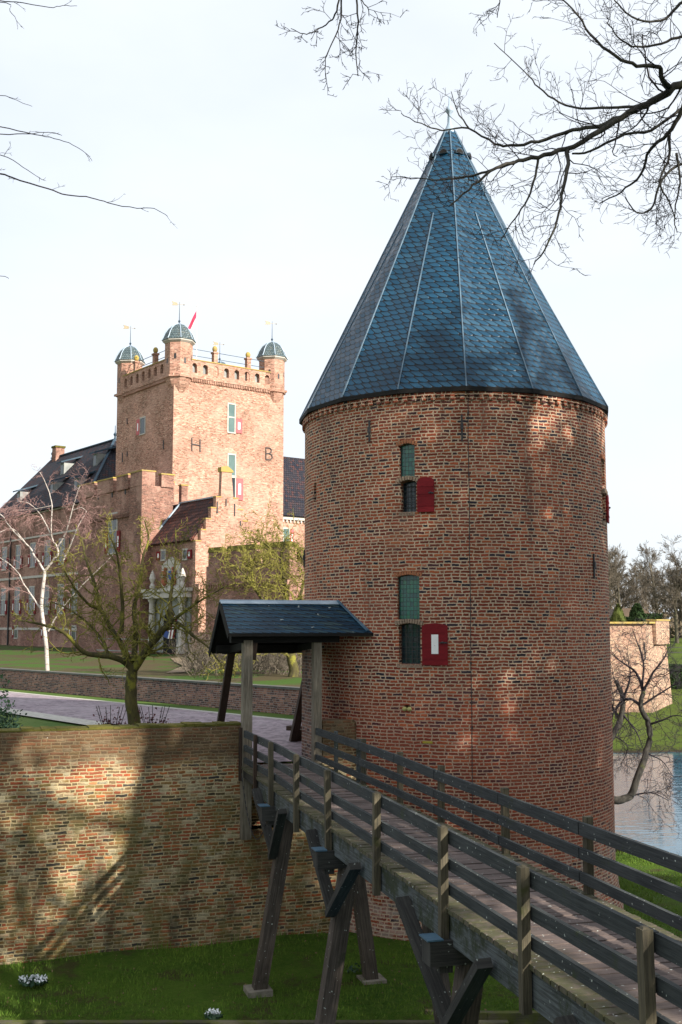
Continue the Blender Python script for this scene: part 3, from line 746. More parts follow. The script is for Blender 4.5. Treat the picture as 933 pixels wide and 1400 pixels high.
# iron wall anchors, thin conductor seam, niche stones, lichen
for (px, y0, y1) in ((506, 575, 604), (631.5, 567, 603), (811, 757, 790), (417.5, 752, 775)):
    th, z1 = tower_hit(px, y0); _, z0 = tower_hit(px, y1); er = TP(th, 1, 0) - TC
    g = MB(); g.beam(TP(th, TR + .02, z0), TP(th, TR + .02, z1), .035, .03, up=er); zm = z0 + (z1 - z0) * .55
    g.beam(TP(th, TR + .03, zm - .06), TP(th, TR + .03, zm + .06), .06, .05, up=er); mk('wall_anchor', g, M['iron'], tw)
th, _ = tower_hit(643, 800); g = MB()
pts = [TP(th + .0012 * math.sin(i * .9), TR + .006, -4.6 + i * .32) for i in range(30)]; g.tube(pts, .0075, 6)
for p_ in pts[::4]: g.box(p_, (.03, .03, .05))
mk('conductor_cable', g, M['iron'], tw)
g = MB(); er = TP(th_n, 1, 0) - TC; et = TP(th_n + math.pi / 2, 1, 0) - TC
for s_ in (-.045, .04): g.ball(TC + er * (TR + .0) + et * s_ * 1.2 + V(0, 0, zn - .02), .052, 8, .9)
mk('niche_stone', g, M['yellowstone'], tw)
g = MB(); th2, z2 = tower_hit(585, 1015); er = TP(th2, 1, 0) - TC; et = TP(th2 + math.pi / 2, 1, 0) - TC
g.pp(TC + er * (TR - .03) + et * -.10 + V(0, 0, z2 - .02), et * .2, er * .045, V(0, 0, .045)); mk('lichened_brick', g, M['lichen'], tw)
# roof
ZB, ZM, ZA, RB, RA = 4.90, 9.55, 12.08, 3.66, .13
def rr_at(z): return RA + (RB - RA) * (ZA - z) / (ZA - ZB)
TH0 = R_(4.5); g = MB(); hips = []
def facet(a, b, c, d=None):
    pts = [a, b, c] + ([d] if d else []); mid = (a + b) / 2; ux = (b - a).normalized(); nn = ux.cross(c - a).normalized(); up = nn.cross(ux)
    off = (hash((round(a.x, 2), round(a.y, 2))) % 97) * .31
    g.quad(pts, [((p - mid).dot(ux) + off, (p - mid).dot(up)) for p in pts])
bell = lambda th, half: [TP(th, RB, ZB), TP(th, RB - .52, ZB + 1.0)]
for i in range(8):
    t0 = TH0 + i * math.pi / 4; t1 = t0 + math.pi / 8; t2 = t0 + math.pi / 4
    m0, m2 = TP(t0, rr_at(ZM), ZM), TP(t2, rr_at(ZM), ZM); im = (m0 + m2) / 2
    b0, b1, b2 = TP(t0, RB, ZB), TP(t1, RB, ZB), TP(t2, RB, ZB); a0, a2 = TP(t0, RA, ZA), TP(t2, RA, ZA)
    facet(b0, b1, im, m0); facet(b1, b2, m2, im); facet(m0, m2, a2, a0)
    hips.append((b0, a0, 1)); hips.append((b1, im, 0))
g.quad([TP(TH0 + i * math.pi / 4, RA, ZA) for i in range(8)])
roof = mk('roof', g, M['slate'], tw)
g = MB()
ring = [TP(TH0 + i * math.pi / 8, RB + .015, ZB) for i in range(16)]
for i in range(16):
    a, b = ring[i], ring[(i + 1) % 16]; ai, bi = TP(TH0 + i * math.pi / 8, TR - .1, ZB), TP(TH0 + (i + 1) * math.pi / 8, TR - .1, ZB)
    dz = V(0, 0, -.09); g.quad([a + dz, b + dz, b, a]); g.quad([ai + dz, bi + dz, b + dz, a + dz])
mk('eave_board', g, M['blackwood'], roof)
for (a, b, mainh) in hips:
    g = MB(); n = (a - TC); n.z = 0; n.normalize(); g.beam(a + n * .008, b + n * .008, .024, .022, up=n); mk('hip_flashing', g, M['hip'], roof)
g = MB(); g.lathe([(.19, ZA - .32), (.15, ZA - .02), (.08, ZA + .12), (.055, ZA + .2), (.045, ZA + .46), (.09, ZA + .50), (.10, ZA + .55), (.06, ZA + .62), (.025, ZA + .66), (.012, ZA + .90)], (TC.x, TC.y, 0), 12)
mk('finial', g, M['lead'], roof, smooth=True)
for k in (0, 1, 2, 7):
    th = TH0 + (k - .5) * math.pi / 4; z = 11.35; er = TP(th, 1, 0) - TC; et = TP(th + math.pi / 2, 1, 0) - TC
    r_ = rr_at(z) * math.cos(math.pi / 8)
    o = TC + er * (r_ - .06) + V(0, 0, z - .04); g = MB(); g.prism([(-.11, 0), (.11, 0), (.10, .06), (.06, .11), (0, .13), (-.06, .11), (-.10, .06)], o, et, V(0, 0, 1), er * .13); v_ = mk('roof_vent', g, M['zinc'], roof)
    g = MB(); g.prism([(-.09, .01), (.09, .01), (.08, .05), (.045, .09), (0, .105), (-.045, .09), (-.08, .05)], o + er * .128, et, V(0, 0, 1), er * .006); mk('vent_opening', g, M['blackwood'], v_)

# ------------------------------------------------------------------ wooden bridge
def NL(t, z): return V(-1.96 + .277 * t, 22.3 - t, z)
def FL(t, z): return V(-.34 + .277 * t, 22.3 - t, z)
BF = V(.277, -1, 0).normalized(); BO = V(-BF.y, BF.x, 0)     # along (towards camera) / to the right
if BO.x < 0: BO = -BO
br = thing('wooden_bridge', 'weathered wooden footbridge with three-bar railings over the moat', 'bridge', NL(9, GZ))
DZ = -2.8; TEND = 20.5
g = MB(); rr = random.Random(11)
Wd = (FL(0, 0) - NL(0, 0)).dot(BO)
s_ = -.2
base = NL(0, 0)
shift0 = (FL(0, 0) - NL(0, 0)).dot(BF)
while s_ < TEND * 1.0376:
    L = .142; z = DZ + rr.uniform(-.006, .006); a = base + BF * (s_ + L / 2) - BO * (.03 + rr.uniform(0, .008)); b = base + BF * (s_ + L / 2) + BO * (Wd + .06)
    g.beam(V(a.x, a.y, z - .022), V(b.x, b.y, z - .022), L - .019, .045); s_ += L
mk('deck', g, M['deck'], br)
for fn, off in ((NL, 0.05), (FL, -.05)):
    g = MB(); a = fn(1.55, DZ - .205) + BO * off; b = fn(TEND, DZ - .205) + BO * off; g.beam(a, b, .10, .31); mk('side_beam', g, M['fascia'], br)
    g = MB(); a = fn(-.2, DZ - .13) + BO * off; b = fn(1.5, DZ - .13) + BO * off; g.beam(a, b, .10, .16); mk('side_beam', g, M['darkleg'], br)
for q in (.5,):
    g = MB(); a = (NL(0, 0) + FL(0, 0)) / 2; a.z = DZ - .16; b = (NL(TEND, 0) + FL(TEND, 0)) / 2; b.z = DZ - .16; g.beam(a, b, .12, .22); mk('joist', g, M['darkleg'], br)
near_t = [2.9, 4.75, 6.63, 8.79, 10.96, 12.8, 14.67, 16.6, 18.5]
far_t = [2.49, 4.43, 6.2, 8.4, 10.43, 12.4, 14.3, 16.3, 18.3]
rr = random.Random(4)
for t_ in near_t:
    lean = BO * rr.uniform(-.02, .01); g = MB(); a = NL(t_, DZ - .40) - BO * .055; b = NL(t_, DZ + .775 + rr.uniform(0, .02)) - BO * .055 + lean
    g.beam(a, b, .080, .088, up=BF); g.lathe([(.04, 0), (.025, .014)], b, 4, ph=math.atan2(BF.y, BF.x) + .78); mk('post', g, M['post'], br)
for t_ in far_t:
    g = MB(); a = FL(t_, DZ - .40) + BO * .055; b = FL(t_, DZ + .775 + rr.uniform(0, .02)) + BO * .055 + BO * rr.uniform(-.01, .02); g.beam(a, b, .080, .088, up=BF); mk('post', g, M['post'], br)
for (fn, t_) in ((NL, -.02), (NL, 1.45), (FL, -.62), (FL, .72), (FL, 2.2)):
    g = MB(); sg = -1 if fn is NL else 1
    a = fn(t_, DZ - .28) + BO * (sg * .045); b = fn(t_, DZ + .76) + BO * (sg * .045); g.beam(a, b, .06, .085, up=BF); mk('post', g, M['brownwood'] if fn is NL else M['fascia'], br)
for fn, t0, ts_, sg in ((NL, -.02, near_t, -1), (FL, -.62, far_t, 1)):
    for j, (zc, hh) in enumerate(((.675, .135), (.405, .115), (.16, .108))):
        g = MB(); prev = t0; prz = DZ + zc - .03
        for t_ in ts_:
            zz = DZ + zc + rr.uniform(-.012, .012)
            g.beam(fn(prev + (.01), prz) + BO * (-sg * .025), fn(t_ - .01, zz) + BO * (-sg * .025), .045, hh); prev, prz = t_, zz
        mk('rail', g, M['rail'], br)
# trestles
def lp(t, off, z): q = NL(t, z) + BO * off; return q
for i, (t_, drop) in enumerate(((2.9, 0), (6.63, 0), (10.96, 0), (14.67, 0))):
    W2 = Wd + .0
    g = MB(); g.beam(lp(t_, -.24, DZ - .42) , lp(t_, W2 + .24, DZ - .42), .24, .24); cb = mk('cap_beam', g, M['darkleg'], br)
    g = MB()
    for e_ in (-.27,): g.beam(lp(t_, e_, DZ - .288), lp(t_, e_ + .17, DZ - .288), .25, .016)
    mk('cap_flashing', g, M['lead_d'], cb)
    gz = -6.25 if i == 0 else -7.3
    for sgn, o0, o1 in ((-1, .24, .24 - .145 * (DZ - gz)), (1, W2 - .22, W2 - .22 + .12 * (DZ - gz))):
        k_ = .0
        a = lp(t_, o0, DZ - .54); b = lp(t_ + k_, o1, gz); g = MB(); g.beam(b, a, .225, .225, up=BF); mk('trestle_leg', g, M['leg'], br)
        if i == 0 or (i == 1 and sgn == 1):
            g = MB(); g.box((b.x, b.y, max(gz, GZ - .02) + .03), (.42, .42, .16), .3); mk('footing', g, M['concrete'], br)
        # V of braces along the bridge on each face
        side = o0 + sgn * (.08 + .165)
        for dr in (-1, 1):
            rch = (.85 if dr < 0 else 1.5) if i == 1 else 1.15
            g = MB(); g.beam(lp(t_ + dr * .03, side + (.03 if dr > 0 else -.03) * sgn, DZ - 1.16), lp(t_ + dr * rch, (-.09 if sgn < 0 else W2 + .09) + (.03 if dr > 0 else -.0) * sgn, DZ - .20), .09, .15, up=BO); mk('brace', g, M['darkleg'], br)
    g = MB(); g.beam(lp(t_, -.055, DZ - .40), lp(t_, -.055, DZ - .62), .14, .14, up=BF); mk('post_foot', g, M['darkleg'], br)
# hanging drawbridge chain
g = MB(); a, b = NL(.25, DZ - .1) - BO * .07, NL(2.75, DZ - .45) - BO * .07; n = 46
for i in range(n):
    f0 = i / n; q0 = a.lerp(b, f0); q0.z -= 1.0 * 4 * f0 * (1 - f0) * .8; f1 = (i + .9) / n; q1 = a.lerp(b, f1); q1.z -= 1.0 * 4 * f1 * (1 - f1) * .8
    g.beam(q0, q1, .022 if i % 2 else .008, .008 if i % 2 else .022)
mk('chain', g, M['iron'], br)

# ------------------------------------------------------------------ roofed gate at the bridge end
gt = thing('bridge_gate', 'open timber gate with a small slate pitched roof against the round tower', 'gate', WL(0, 0, CZ))
g = MB(); g.beam(WL(0, -.10, -4.22), WL(0, -.10, -.30), .19, .19, up=EE); mk('post', g, M['palewood'], gt)
g = MB(); g.beam(WL(1.49, -.06, -3.05), WL(1.49, -.06, -.30), .17, .17, up=EE); mk('post', g, M['palewood'], gt)
g = MB(); g.beam(V(-2.40, 24.4, -.45), V(-2.97, 26.8, CZ), .16, .14); mk('rear_strut', g, M['brownwood'], gt)
g = MB(); g.beam(V(-.60, 24.6, -.40), V(-1.16, 26.8, CZ), .17, .15); mk('rear_strut', g, M['brownwood'], gt)
g = MB(); g.beam(V(-1.10, 26.9, CZ + .15), V(-.85, 27.0, CZ + .15), .25, .3); mk('strut_block', g, M['brownwood'], gt)
g = MB(); g.beam(WL(-.35, -.10, -.27), WL(1.95, -.10, -.27), .16, .16); mk('lintel', g, M['blackwood'], gt)
g = MB(); g.beam(WL(-.35, 1.2, -.5), WL(1.75, 1.2, -.5), .16, .16); mk('lintel', g, M['blackwood'], gt)
for s_ in (0, 1.49):
    g = MB(); g.beam(WL(s_, -.10, -.40), WL(s_, 1.9, -.56), .12, .14); mk('tie_beam', g, M['blackwood'], gt)
g = MB(); g.beam(WL(.12, -.10, -.70), WL(.16, -.10, -.30), .10, .10, up=NB); mk('corner_bracket', g, M['brownwood'], gt)
RP = [(-.37, -.155), (.5, .495), (1.42, -.56)]
def slab(p0, p1, s0a, s1a, s0b, s1b, thick, mat, nm_, par):
    g = MB(); a = WL(s0a, p0[0], p0[1]); b = WL(s1a, p0[0], p0[1]); c = WL(s1b, p1[0], p1[1]); d = WL(s0b, p1[0], p1[1])
    n = (b - a).cross(d - a).normalized(); n = n if n.z > 0 else -n; ux = EE; up = (d - a).normalized()
    uvf = lambda ps: [((p - a).dot(ux), (p - a).dot(up - ux * up.dot(ux))) for p in ps]
    g.quad([a, b, c, d] if (b - a).cross(d - a).z > 0 else [d, c, b, a], None)
    q = g.f[0]; g.u[0] = uvf([Vector(g.v[i]) for i in q])
    A_, B_, C_, D_ = [p - n * thick for p in (a, b, c, d)]
    g.quad([A_, D_, C_, B_]); g.quad([a, A_, B_, b]); g.quad([b, B_, C_, c]); g.quad([c, C_, D_, d]); g.quad([d, D_, A_, a])
    return mk(nm_, g, mat, par)
rf = slab(RP[0], RP[1], -.45, 2.62, -.42, 2.6, .02, M['slate_g'], 'roof', gt)
slab(RP[2], RP[1], -.43, 2.6, -.42, 2.6, .02, M['slate_g'], 'roof', gt)
slab((RP[0][0] + .02, RP[0][1] - .022), (RP[1][0], RP[1][1] - .03), -.40, 2.6, -.38, 2.6, .03, M['blackwood'], 'roof_boarding', rf)
slab((RP[2][0] - .02, RP[2][1] - .022), (RP[1][0], RP[1][1] - .03), -.40, 2.6, -.38, 2.6, .03, M['blackwood'], 'roof_boarding', rf)
g = MB(); g.beam(WL(-.44, RP[1][0], .50), WL(2.2, RP[1][0], .50), .05, .05)
a = WL(-.44, RP[1][0] - .10, .50 - .055); g.pp(a, EE * 2.6, NB * .10 + V(0, 0, .075), V(0, 0, .012)); mk('ridge_flashing', g, M['lead'], rf)
g = MB(); g.beam(WL(2.14, .47, .53), WL(2.52, -.34, -.11), .07, .03); mk('verge_flashing', g, M['lead_d'], rf)
g = MB(); g.beam(WL(-.46, RP[0][0] - .01, RP[0][1] - .035), WL(2.62, RP[0][0] - .01, RP[0][1] - .035), .025, .06); mk('eave_board', g, M['blackwood'], rf)
g = MB()
for (p, q) in ((RP[0], RP[1]), (RP[2], RP[1])):
    g.beam(WL(-.45, p[0], p[1] - .06), WL(-.43, q[0], q[1] - .06), .025, .14)
mk('bargeboard', g, M['blackwood'], rf)
# brick pier beside the passage and old pale wall stub
g = MB(); g.pp(WL(1.43, .10, -3.0), EE * .14, NB * .68, V(0, 0, 2.6)); tag(mk('brick_pier', g, M['brick_w2'], loc=WL(1.8, 1.0, CZ)), 'narrow brick pier in shade between gate post and tower', 'pier')
# wall stub in whitewashed brick in front of the tower, beside the right-hand post
g = MB(); g.pp(WL(1.62, -.06, -4.6), EE * .70, NB * .4, V(0, 0, 2.64)); 
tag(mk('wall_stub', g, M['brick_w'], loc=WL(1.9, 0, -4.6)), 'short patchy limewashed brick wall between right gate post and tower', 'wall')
# scrolled iron on the court side
g = MB(); c0 = V(-.65, 26.2, -1.9); pts = [c0 + V(-.0, 0, -.6), c0 + V(.02, 0, 0), c0 + V(-.05, .0, .18)] + [c0 + V(-.16 + .11 * math.cos(a), 0, .12 + .11 * math.sin(a) * (1 - a * .05)) for a in np.linspace(.6, 5.2, 12)]
g.tube(pts, .012, 6); tag(mk('iron_bracket', g, M['iron'], loc=(c0.x, c0.y, CZ)), 'black scrolled iron bracket behind the gate strut', 'bracket')
g = MB(); g.beam(V(-1.4, 29.6, CZ + .09), V(-.3, 29.2, CZ + .09), .3, .12); tag(mk('wooden_step', g, M['brownwood'], loc=(-.8, 29.4, CZ + .03)), 'low timber step on the paving beyond the gate', 'step')

# ------------------------------------------------------------------ castle helpers
def on_plane(px, py, p0, n):
    r = ray(px, py); k = Vector(p0).dot(n) / r.dot(n); return r * k
def cwin(root, c, ud, out, w_, h_, pane='pane_far', shut=(), cross=True, fmat='stone', smat='red', white=True, transom=.55, sh=None):
    """window whose lower centre is c; frame stands in the wall, pane set behind it, shutters folded on the wall"""
    c = Vector(c); f = .09
    g = MB()
    g.pp(c - ud * (w_ / 2 + f) - out * .05, ud * f, out * .09, V(0, 0, h_)); g.pp(c + ud * (w_ / 2) - out * .05, ud * f, out * .09, V(0, 0, h_))
    g.pp(c - ud * (w_ / 2 + f) - out * .05 + V(0, 0, h_), ud * (w_ + 2 * f), out * .10, V(0, 0, f * 1.2)); g.pp(c - ud * (w_ / 2 + f) - out * .05 - V(0, 0, f), ud * (w_ + 2 * f), out * .12, V(0, 0, f))
    if cross: g.pp(c - ud * .04 - out * .05, ud * .08, out * .075, V(0, 0, h_))
    if transom: g.pp(c - ud * (w_ / 2) - out * .05 + V(0, 0, h_ * transom), ud * w_, out * .08, V(0, 0, .09))
    win = mk('window', g, M[fmat], root)
    g = MB(); g.pp(c - ud * (w_ / 2) - out * .05, ud * w_, out * .065, V(0, 0, h_)); mk('pane', g, M[pane], win)
    for s_ in shut:
        sw = w_ * .62 if sh is None else sh; hh = h_ * (transom or 1)
        o = c + ud * (s_ * (w_ / 2 + f + sw / 2)) + out * .02
        g = MB(); g.pp(o - ud * (sw / 2), ud * sw, out * .05, V(0, 0, hh)); s = mk('shutter', g, M[smat], root)
        if white:
            g = MB(); g.pp(o - ud * (sw * .17) + out * .052 + V(0, 0, hh * .25), ud * (sw * .34), out * .012, V(0, 0, hh * .5)); mk('white_panel', g, M['white'], s)
    return win
def cbox(g, u0, u1, v0, v1, z0, z1): g.pp(K(u0, v0, z0), KU * (u1 - u0), KV * (v1 - v0), V(0, 0, z1 - z0))

# ------------------------------------------------------------------ keep
kp = thing('castle_keep', 'tall square brick keep with domed corner turrets, letters H and B on its sunlit side', 'castle tower', K(5, 5, -1.8))
W_ = 9.87; D_ = 9.44; ZC = 18.35
g = MB(); cbox(g, 0, W_, 0, D_, -3, ZC); mk('wall', g, M['brick_k'], kp)
# corbel table
g = MB()
n = 56
for k in range(n):
    s_ = .7 + (W_ - 1.4) * k / (n - 1); cbox(g, s_ - .045, s_ + .045, -.16, -.0, ZC - .14, ZC + .10); 
    s_ = .7 + (D_ - 1.4) * k / (n - 1); cbox(g, -.16, 0, s_ - .045, s_ + .045, ZC - .14, ZC + .10)
cbox(g, -.2, W_ + .2, -.2, D_ + .2, ZC + .10, ZC + .26); mk('corbel_course', g, M['brick_k'], kp)
# parapet with round-headed openings (front and left faces), plain at the back
def arcade(g, p0, ud, out, L, z0, z1, n, th=.32):
    pw = L / n; ow = pw * .46
    g.pp(p0 + V(0, 0, z0), ud * L, -out * th, V(0, 0, .28))
    g.pp(p0 + V(0, 0, z1 - .22), ud * L, -out * th, V(0, 0, .22))
    for k in range(n + 1):
        c = p0 + ud * (k * pw); half = (pw - ow) / 2
        a = max(0, k * pw - half); b = min(L, k * pw + half); g.pp(p0 + ud * a + V(0, 0, z0 + .28), ud * (b - a), -out * th, V(0, 0, z1 - z0 - .50))
    for k in range(n):                                      # arch haunches
        cx = (k + .5) * pw; zt = z1 - .22; r = ow / 2
        for sg in (-1, 1):
            poly = [(sg * r, 0)] + [(sg * r * math.cos(a), -r + r * math.sin(a)) for a in np.linspace(0, math.pi / 2, 5)]
            g.prism(poly, p0 + ud * cx + V(0, 0, zt), ud, V(0, 0, 1), -out * th)
Z0, Z1 = ZC + .26, ZC + 1.5
g = MB(); arcade(g, K(1.2, -.12, 0), KU, -KV, W_ - 2.4, Z0, Z1, 8); arcade(g, K(-.12, 1.2, 0), KV, -KU, D_ - 2.4, Z0, Z1, 7)
cbox(g, 1.2, W_ - 1.2, D_ - .2, D_ + .12, Z0, Z1); cbox(g, W_ - .2, W_ + .12, 1.2, D_ - 1.2, Z0, Z1); mk('parapet', g, M['brick_k'], kp)
g = MB(); cbox(g, .2, W_ - .2, .18, .24, Z0, Z1 - .15); cbox(g, .18, .24, .25, D_ - .2, Z0, Z1 - .15); mk('parapet_lining', g, M['stone_g'], kp)
g = MB(); cbox(g, 1.2, W_ - 1.2, -.17, .24, Z1, Z1 + .07); cbox(g, -.17, .24, 1.2, D_ - 1.2, Z1, Z1 + .07); mk('coping', g, M['lichen_cap'], kp)
def finial_vane(root, c, h_, vane=True):
    g = MB(); g.lathe([(.09, 0), (.05, .15), (.10, .22), (.03, .32), (.022, h_ * .6), (.012, h_)], c, 8); f = mk('finial', g, M['zinc'], root)
    if vane:
        g = MB(); o = Vector(c) + V(0, 0, h_ - .18); ud = V(.93, .37, 0)
        g.prism([(-.62, -.13), (-.15, -.10), (-.15, .12), (-.62, .20), (-.5, .03)], o, ud, V(0, 0, 1), V(-.01, .02, 0)); g.beam(o - ud * .2, o + ud * .34, .02, .03); g.ball(o + ud * .34, .05, 6)
        mk('weather_vane', g, M['gold'], f)
def turret(u, v, zb, r=1.04, vane_h=1.7):
    c = K(u, v, 0); ph = math.atan2(KU.y, KU.x) + math.pi / 8
    g = MB(); g.lathe([(.12, zb - 1.7), (r * .45, zb - 1.15), (r * .8, zb - .5), (r, zb), (r, zb + 2.72)], c, 8, ph); t = mk('turret', g, M['brick_k'], kp)
    g = MB(); g.lathe([(r, zb - .02), (r + .10, zb + .0), (r + .10, zb + .13), (r, zb + .15)], c, 8, ph, cap=False)
    for k in range(8):                                                        # dark slits
        pass
    mk('string_course', g, M['brick_k'], t)
    for k in range(8):
        a = ph + math.pi / 8 + k * math.pi / 4; n_ = V(math.cos(a), math.sin(a), 0); tt = V(-n_.y, n_.x, 0)
        if k % 2 == 0 or True:
            g = MB(); zz = zb + (1.05 if k % 2 else 1.35)
            g.prism([(-.09, 0), (.09, 0), (.09, .36), (0, .44), (-.09, .36)], c + n_ * (r * math.cos(math.pi / 8) - .05) + V(0, 0, zz), tt, V(0, 0, 1), n_ * .056); mk('slit', g, M['iron'], t)
    g = MB(); g.lathe([(r + .02, zb + 2.62), (r + .2, zb + 2.76), (r + .2, zb + 2.86), (r, zb + 2.88)], c, 8, ph); mk('cornice', g, M['stone'], t)
    R2 = r + .26; zd = zb + 2.86
    prof = [(R2, 0), (R2 * .90, .22), (R2 * .80, .55), (R2 * .62, .92), (R2 * .38, 1.18), (R2 * .12, 1.32), (.05, 1.38)]
    g = MB(); g.lathe([(a, b + zd) for a, b in prof], c, 8, ph); dm = mk('dome', g, M['slate_k'], t)
    g = MB()
    for k in range(8):
        a = ph + k * math.pi / 4; g.tube([c + V(math.cos(a) * (q + .01), math.sin(a) * (q + .01), z + zd + .015) for q, z in prof], .035, 5)
    mk('dome_rib', g, M['lead'], dm)
    finial_vane(t, c + V(0, 0, zd + 1.36), vane_h)
turret(.62, .45, ZC); turret(W_ - .75, .6, ZC); turret(.7, D_ - .75, ZC - .0, 1.0); turret(W_ - .7, D_ - .7, ZC)
def pinnacle(u, v):
    g = MB(); cbox(g, u - .17, u + .17, v - .17, v + .17, Z0, Z1 + .95); cbox(g, u - .23, u + .23, v - .23, v + .23, Z1 + .80, Z1 + .92); p_ = mk('pinnacle', g, M['brick_k'], kp)
    g = MB(); g.ball(K(u, v, Z1 + 1.18), .2, 10, 1.25); mk('ball', g, M['lichen_cap'], p_)
for u in (3.55, 6.55): pinnacle(u, .12)
for v in (3.2, 6.4): pinnacle(.12, v)
g = MB()
for z in (Z1 + .45, Z1 + .95):
    g.beam(K(.3, .3, z), K(W_ - .3, .3, z), .035, .035); g.beam(K(.3, .3, z), K(.3, D_ - .3, z), .035, .035)
for k in range(7):
    g.beam(K(.3 + k * 1.54, .3, Z1 - .4), K(.3 + k * 1.54, .3, Z1 + .95), .03, .03); g.beam(K(.3, .3 + k * 1.4, Z1 - .4), K(.3, .3 + k * 1.4, Z1 + .95), .03, .03)
mk('railing', g, M['zinc'], kp)
fb = K(3.3, 2.5, Z0); g = MB(); g.lathe([(.045, 0), (.03, 6.3)], fb, 8); g.ball(fb + V(0, 0, 6.35), .08, 6)
fl = thing('flagpole', 'white flagpole with a red and white flag on the keep roof behind the nearest turret', 'flagpole', fb); mk('pole', g, M['white'], fl)
def flagstrip(s0, s1, mat, nm_):
    g = MB(); top = fb + V(0, 0, 6.0)
    def q(i, j): 
        x = .45 * i / 6 * (1 + j * .9); return top + V(-.14 * i, -.05 * math.sin(i * 1.2), -.24 * i - .26 * (j) * 2.2 - .05 * i * i * .2)
    for i in range(6):
        for (a, b) in ((s0, s1),): g.quad([q(i, a), q(i + 1, a), q(i + 1, b), q(i, b)])
    return mk(nm_, g, mat, fl)
flagstrip(0, 1.0, M['flag'], 'flag_red'); flagstrip(1.0, 1.9, M['white'], 'flag_white')
FN = -KV; LN = -KU
def kface(px, py): return on_plane(px, py, K(0, 0, 0), FN)          # point on the keep's right-hand (sunlit) face
def kleft(px, py): return on_plane(px, py, K(0, 0, 0), LN)
for (x0, x1, yb, yt) in ((312, 320.5, 591, 553), (312, 321, 650, 622)):
    a = kface(x0, yb); b = kface(x1, yb); t_ = kface(x0, yt); c = (a + b) / 2 + FN * .01
    tr = .52 if yt == 553 else 0
    cwin(kp, c, KU, FN, (b - a).length, t_.z - a.z, 'curtain', (1,) if tr else (), cross=False, transom=tr, smat='pink', sh=.58)
a = kface(311, 683); b = kface(321, 683); t_ = kface(311, 653); cwin(kp, (a + b) / 2 + FN * .01, KU, FN, (b - a).length, t_.z - a.z, 'pane_far', (1,), cross=False, transom=0, smat='pink', sh=.62)
a = kleft(198.5, 593); b = kleft(192.5, 593); t_ = kleft(195, 573); cwin(kp, (a + b) / 2 + LN * .01, -KV, LN, (b - a).length, t_.z - a.z, 'pane_far', (-1,), cross=False, transom=0, smat='pink', sh=.5)
for (px, y0, y1) in ((174.5, 572, 580), (174.5, 617, 624), (168, 619, 632), (224, 602, 614)):
    a = kleft(px, y1); b = kleft(px, y0); g = MB(); g.beam(a + LN * .02, b + LN * .02, .09, .06, up=LN); mk('slit' , g, M['iron'], kp)
# the letters in wrought iron
def stroke(g, pts, th=.07):
    for a, b in zip(pts[:-1], pts[1:]):
        A_, B_ = kface(*a) + FN * .04, kface(*b) + FN * .04; g.beam(A_, B_, th, .05, up=FN)
g = MB(); stroke(g, [(262.3, 598.5), (262.3, 616.5)]); stroke(g, [(273.5, 600.5), (273.5, 618)]); stroke(g, [(262.3, 607), (273.5, 609)]); mk('letter_h', g, M['iron'], kp)
g = MB(); stroke(g, [(363.5, 612), (363.5, 628.5)]); stroke(g, [(363.5, 612.2), (369, 612.6), (371, 615), (370.5, 618.5), (367.5, 620), (363.5, 620)]); stroke(g, [(367.5, 620), (371.5, 622), (372.3, 625.5), (370, 628.6), (363.5, 628.4)]); mk('letter_b', g, M['iron'], kp)

# ------------------------------------------------------------------ gatehouse bastion in front of the keep
gh = thing('crenellated_bastion', 'lower crenellated brick block with mossy merlons against the left foot of the keep', 'castle tower', K(-3.7, -4.9, -1.8))
ZG = 9.35
g = MB(); cbox(g, -4.8, -2.6, -4.9, 5.4, -3, ZG); cbox(g, -2.6, 0, -2.2, 5.4, -3, ZG - .6); cbox(g, -5.05, -4.75, -5.1, -3.3, -3, ZG + .0); cbox(g, -5.08, -3.7, -5.12, -4.85, -3, ZG); mk('wall', g, M['brick_d'], gh)
mer = [(-5.1, -3.3), (-2.8, -1.0), (-.5, 2.1), (2.6, 5.4)]
for (u0, u1, v0, v1, z0, z1) in [(-4.95, -4.5, a, b, ZG, ZG + .95) for a, b in mer[1:]] + [(-5.08, -4.1, -5.12, -3.4, ZG, ZG + .95), (-3.55, -2.6, -5.0, -4.6, ZG, ZG + .85), (-2.0, -1.1, -2.3, -1.9, ZG - .6, ZG + .75), (-.5, 0, -2.3, -1.9, ZG - .6, ZG + .6)]:
    g = MB(); cbox(g, u0, u1, v0, v1, z0, z1); m_ = mk('merlon', g, M['brick_d'], gh)
    g = MB(); cbox(g, u0 - .05, u1 + .05, v0 - .04, v1 + .04, z1, z1 + .09); mk('coping', g, M['lichen_cap'], m_)
g = MB()
for k in range(40): s_ = -3.2 + 8.5 * k / 39; cbox(g, -4.98, -4.8, s_ - .05, s_ + .05, ZG - 1.95, ZG - 1.72)
cbox(g, -4.99, -4.8, -3.3, 5.4, ZG - 1.72, ZG - 1.6); mk('corbel_course', g, M['brick_d'], gh)
P0 = K(-4.8, 0, 0)
def gleft(px, py): return on_plane(px, py, P0, LN)
a = gleft(161, 756); b = gleft(148, 756); t_ = gleft(154, 704); cwin(gh, (a + b) / 2 + LN * .01, -KV, LN, (b - a).length * .8, t_.z - a.z, 'pane_far', (-1, 1), smat='red', sh=.5, fmat='stone')
for (px, y0, y1) in ((135, 665, 683), (154, 668, 680), (172, 655, 676)):
    a = gleft(px, y1); b = gleft(px, y0); g = MB(); g.beam(a + LN * .02, b + LN * .02, .14, .05, up=LN); mk('loophole', g, M['iron'], gh)

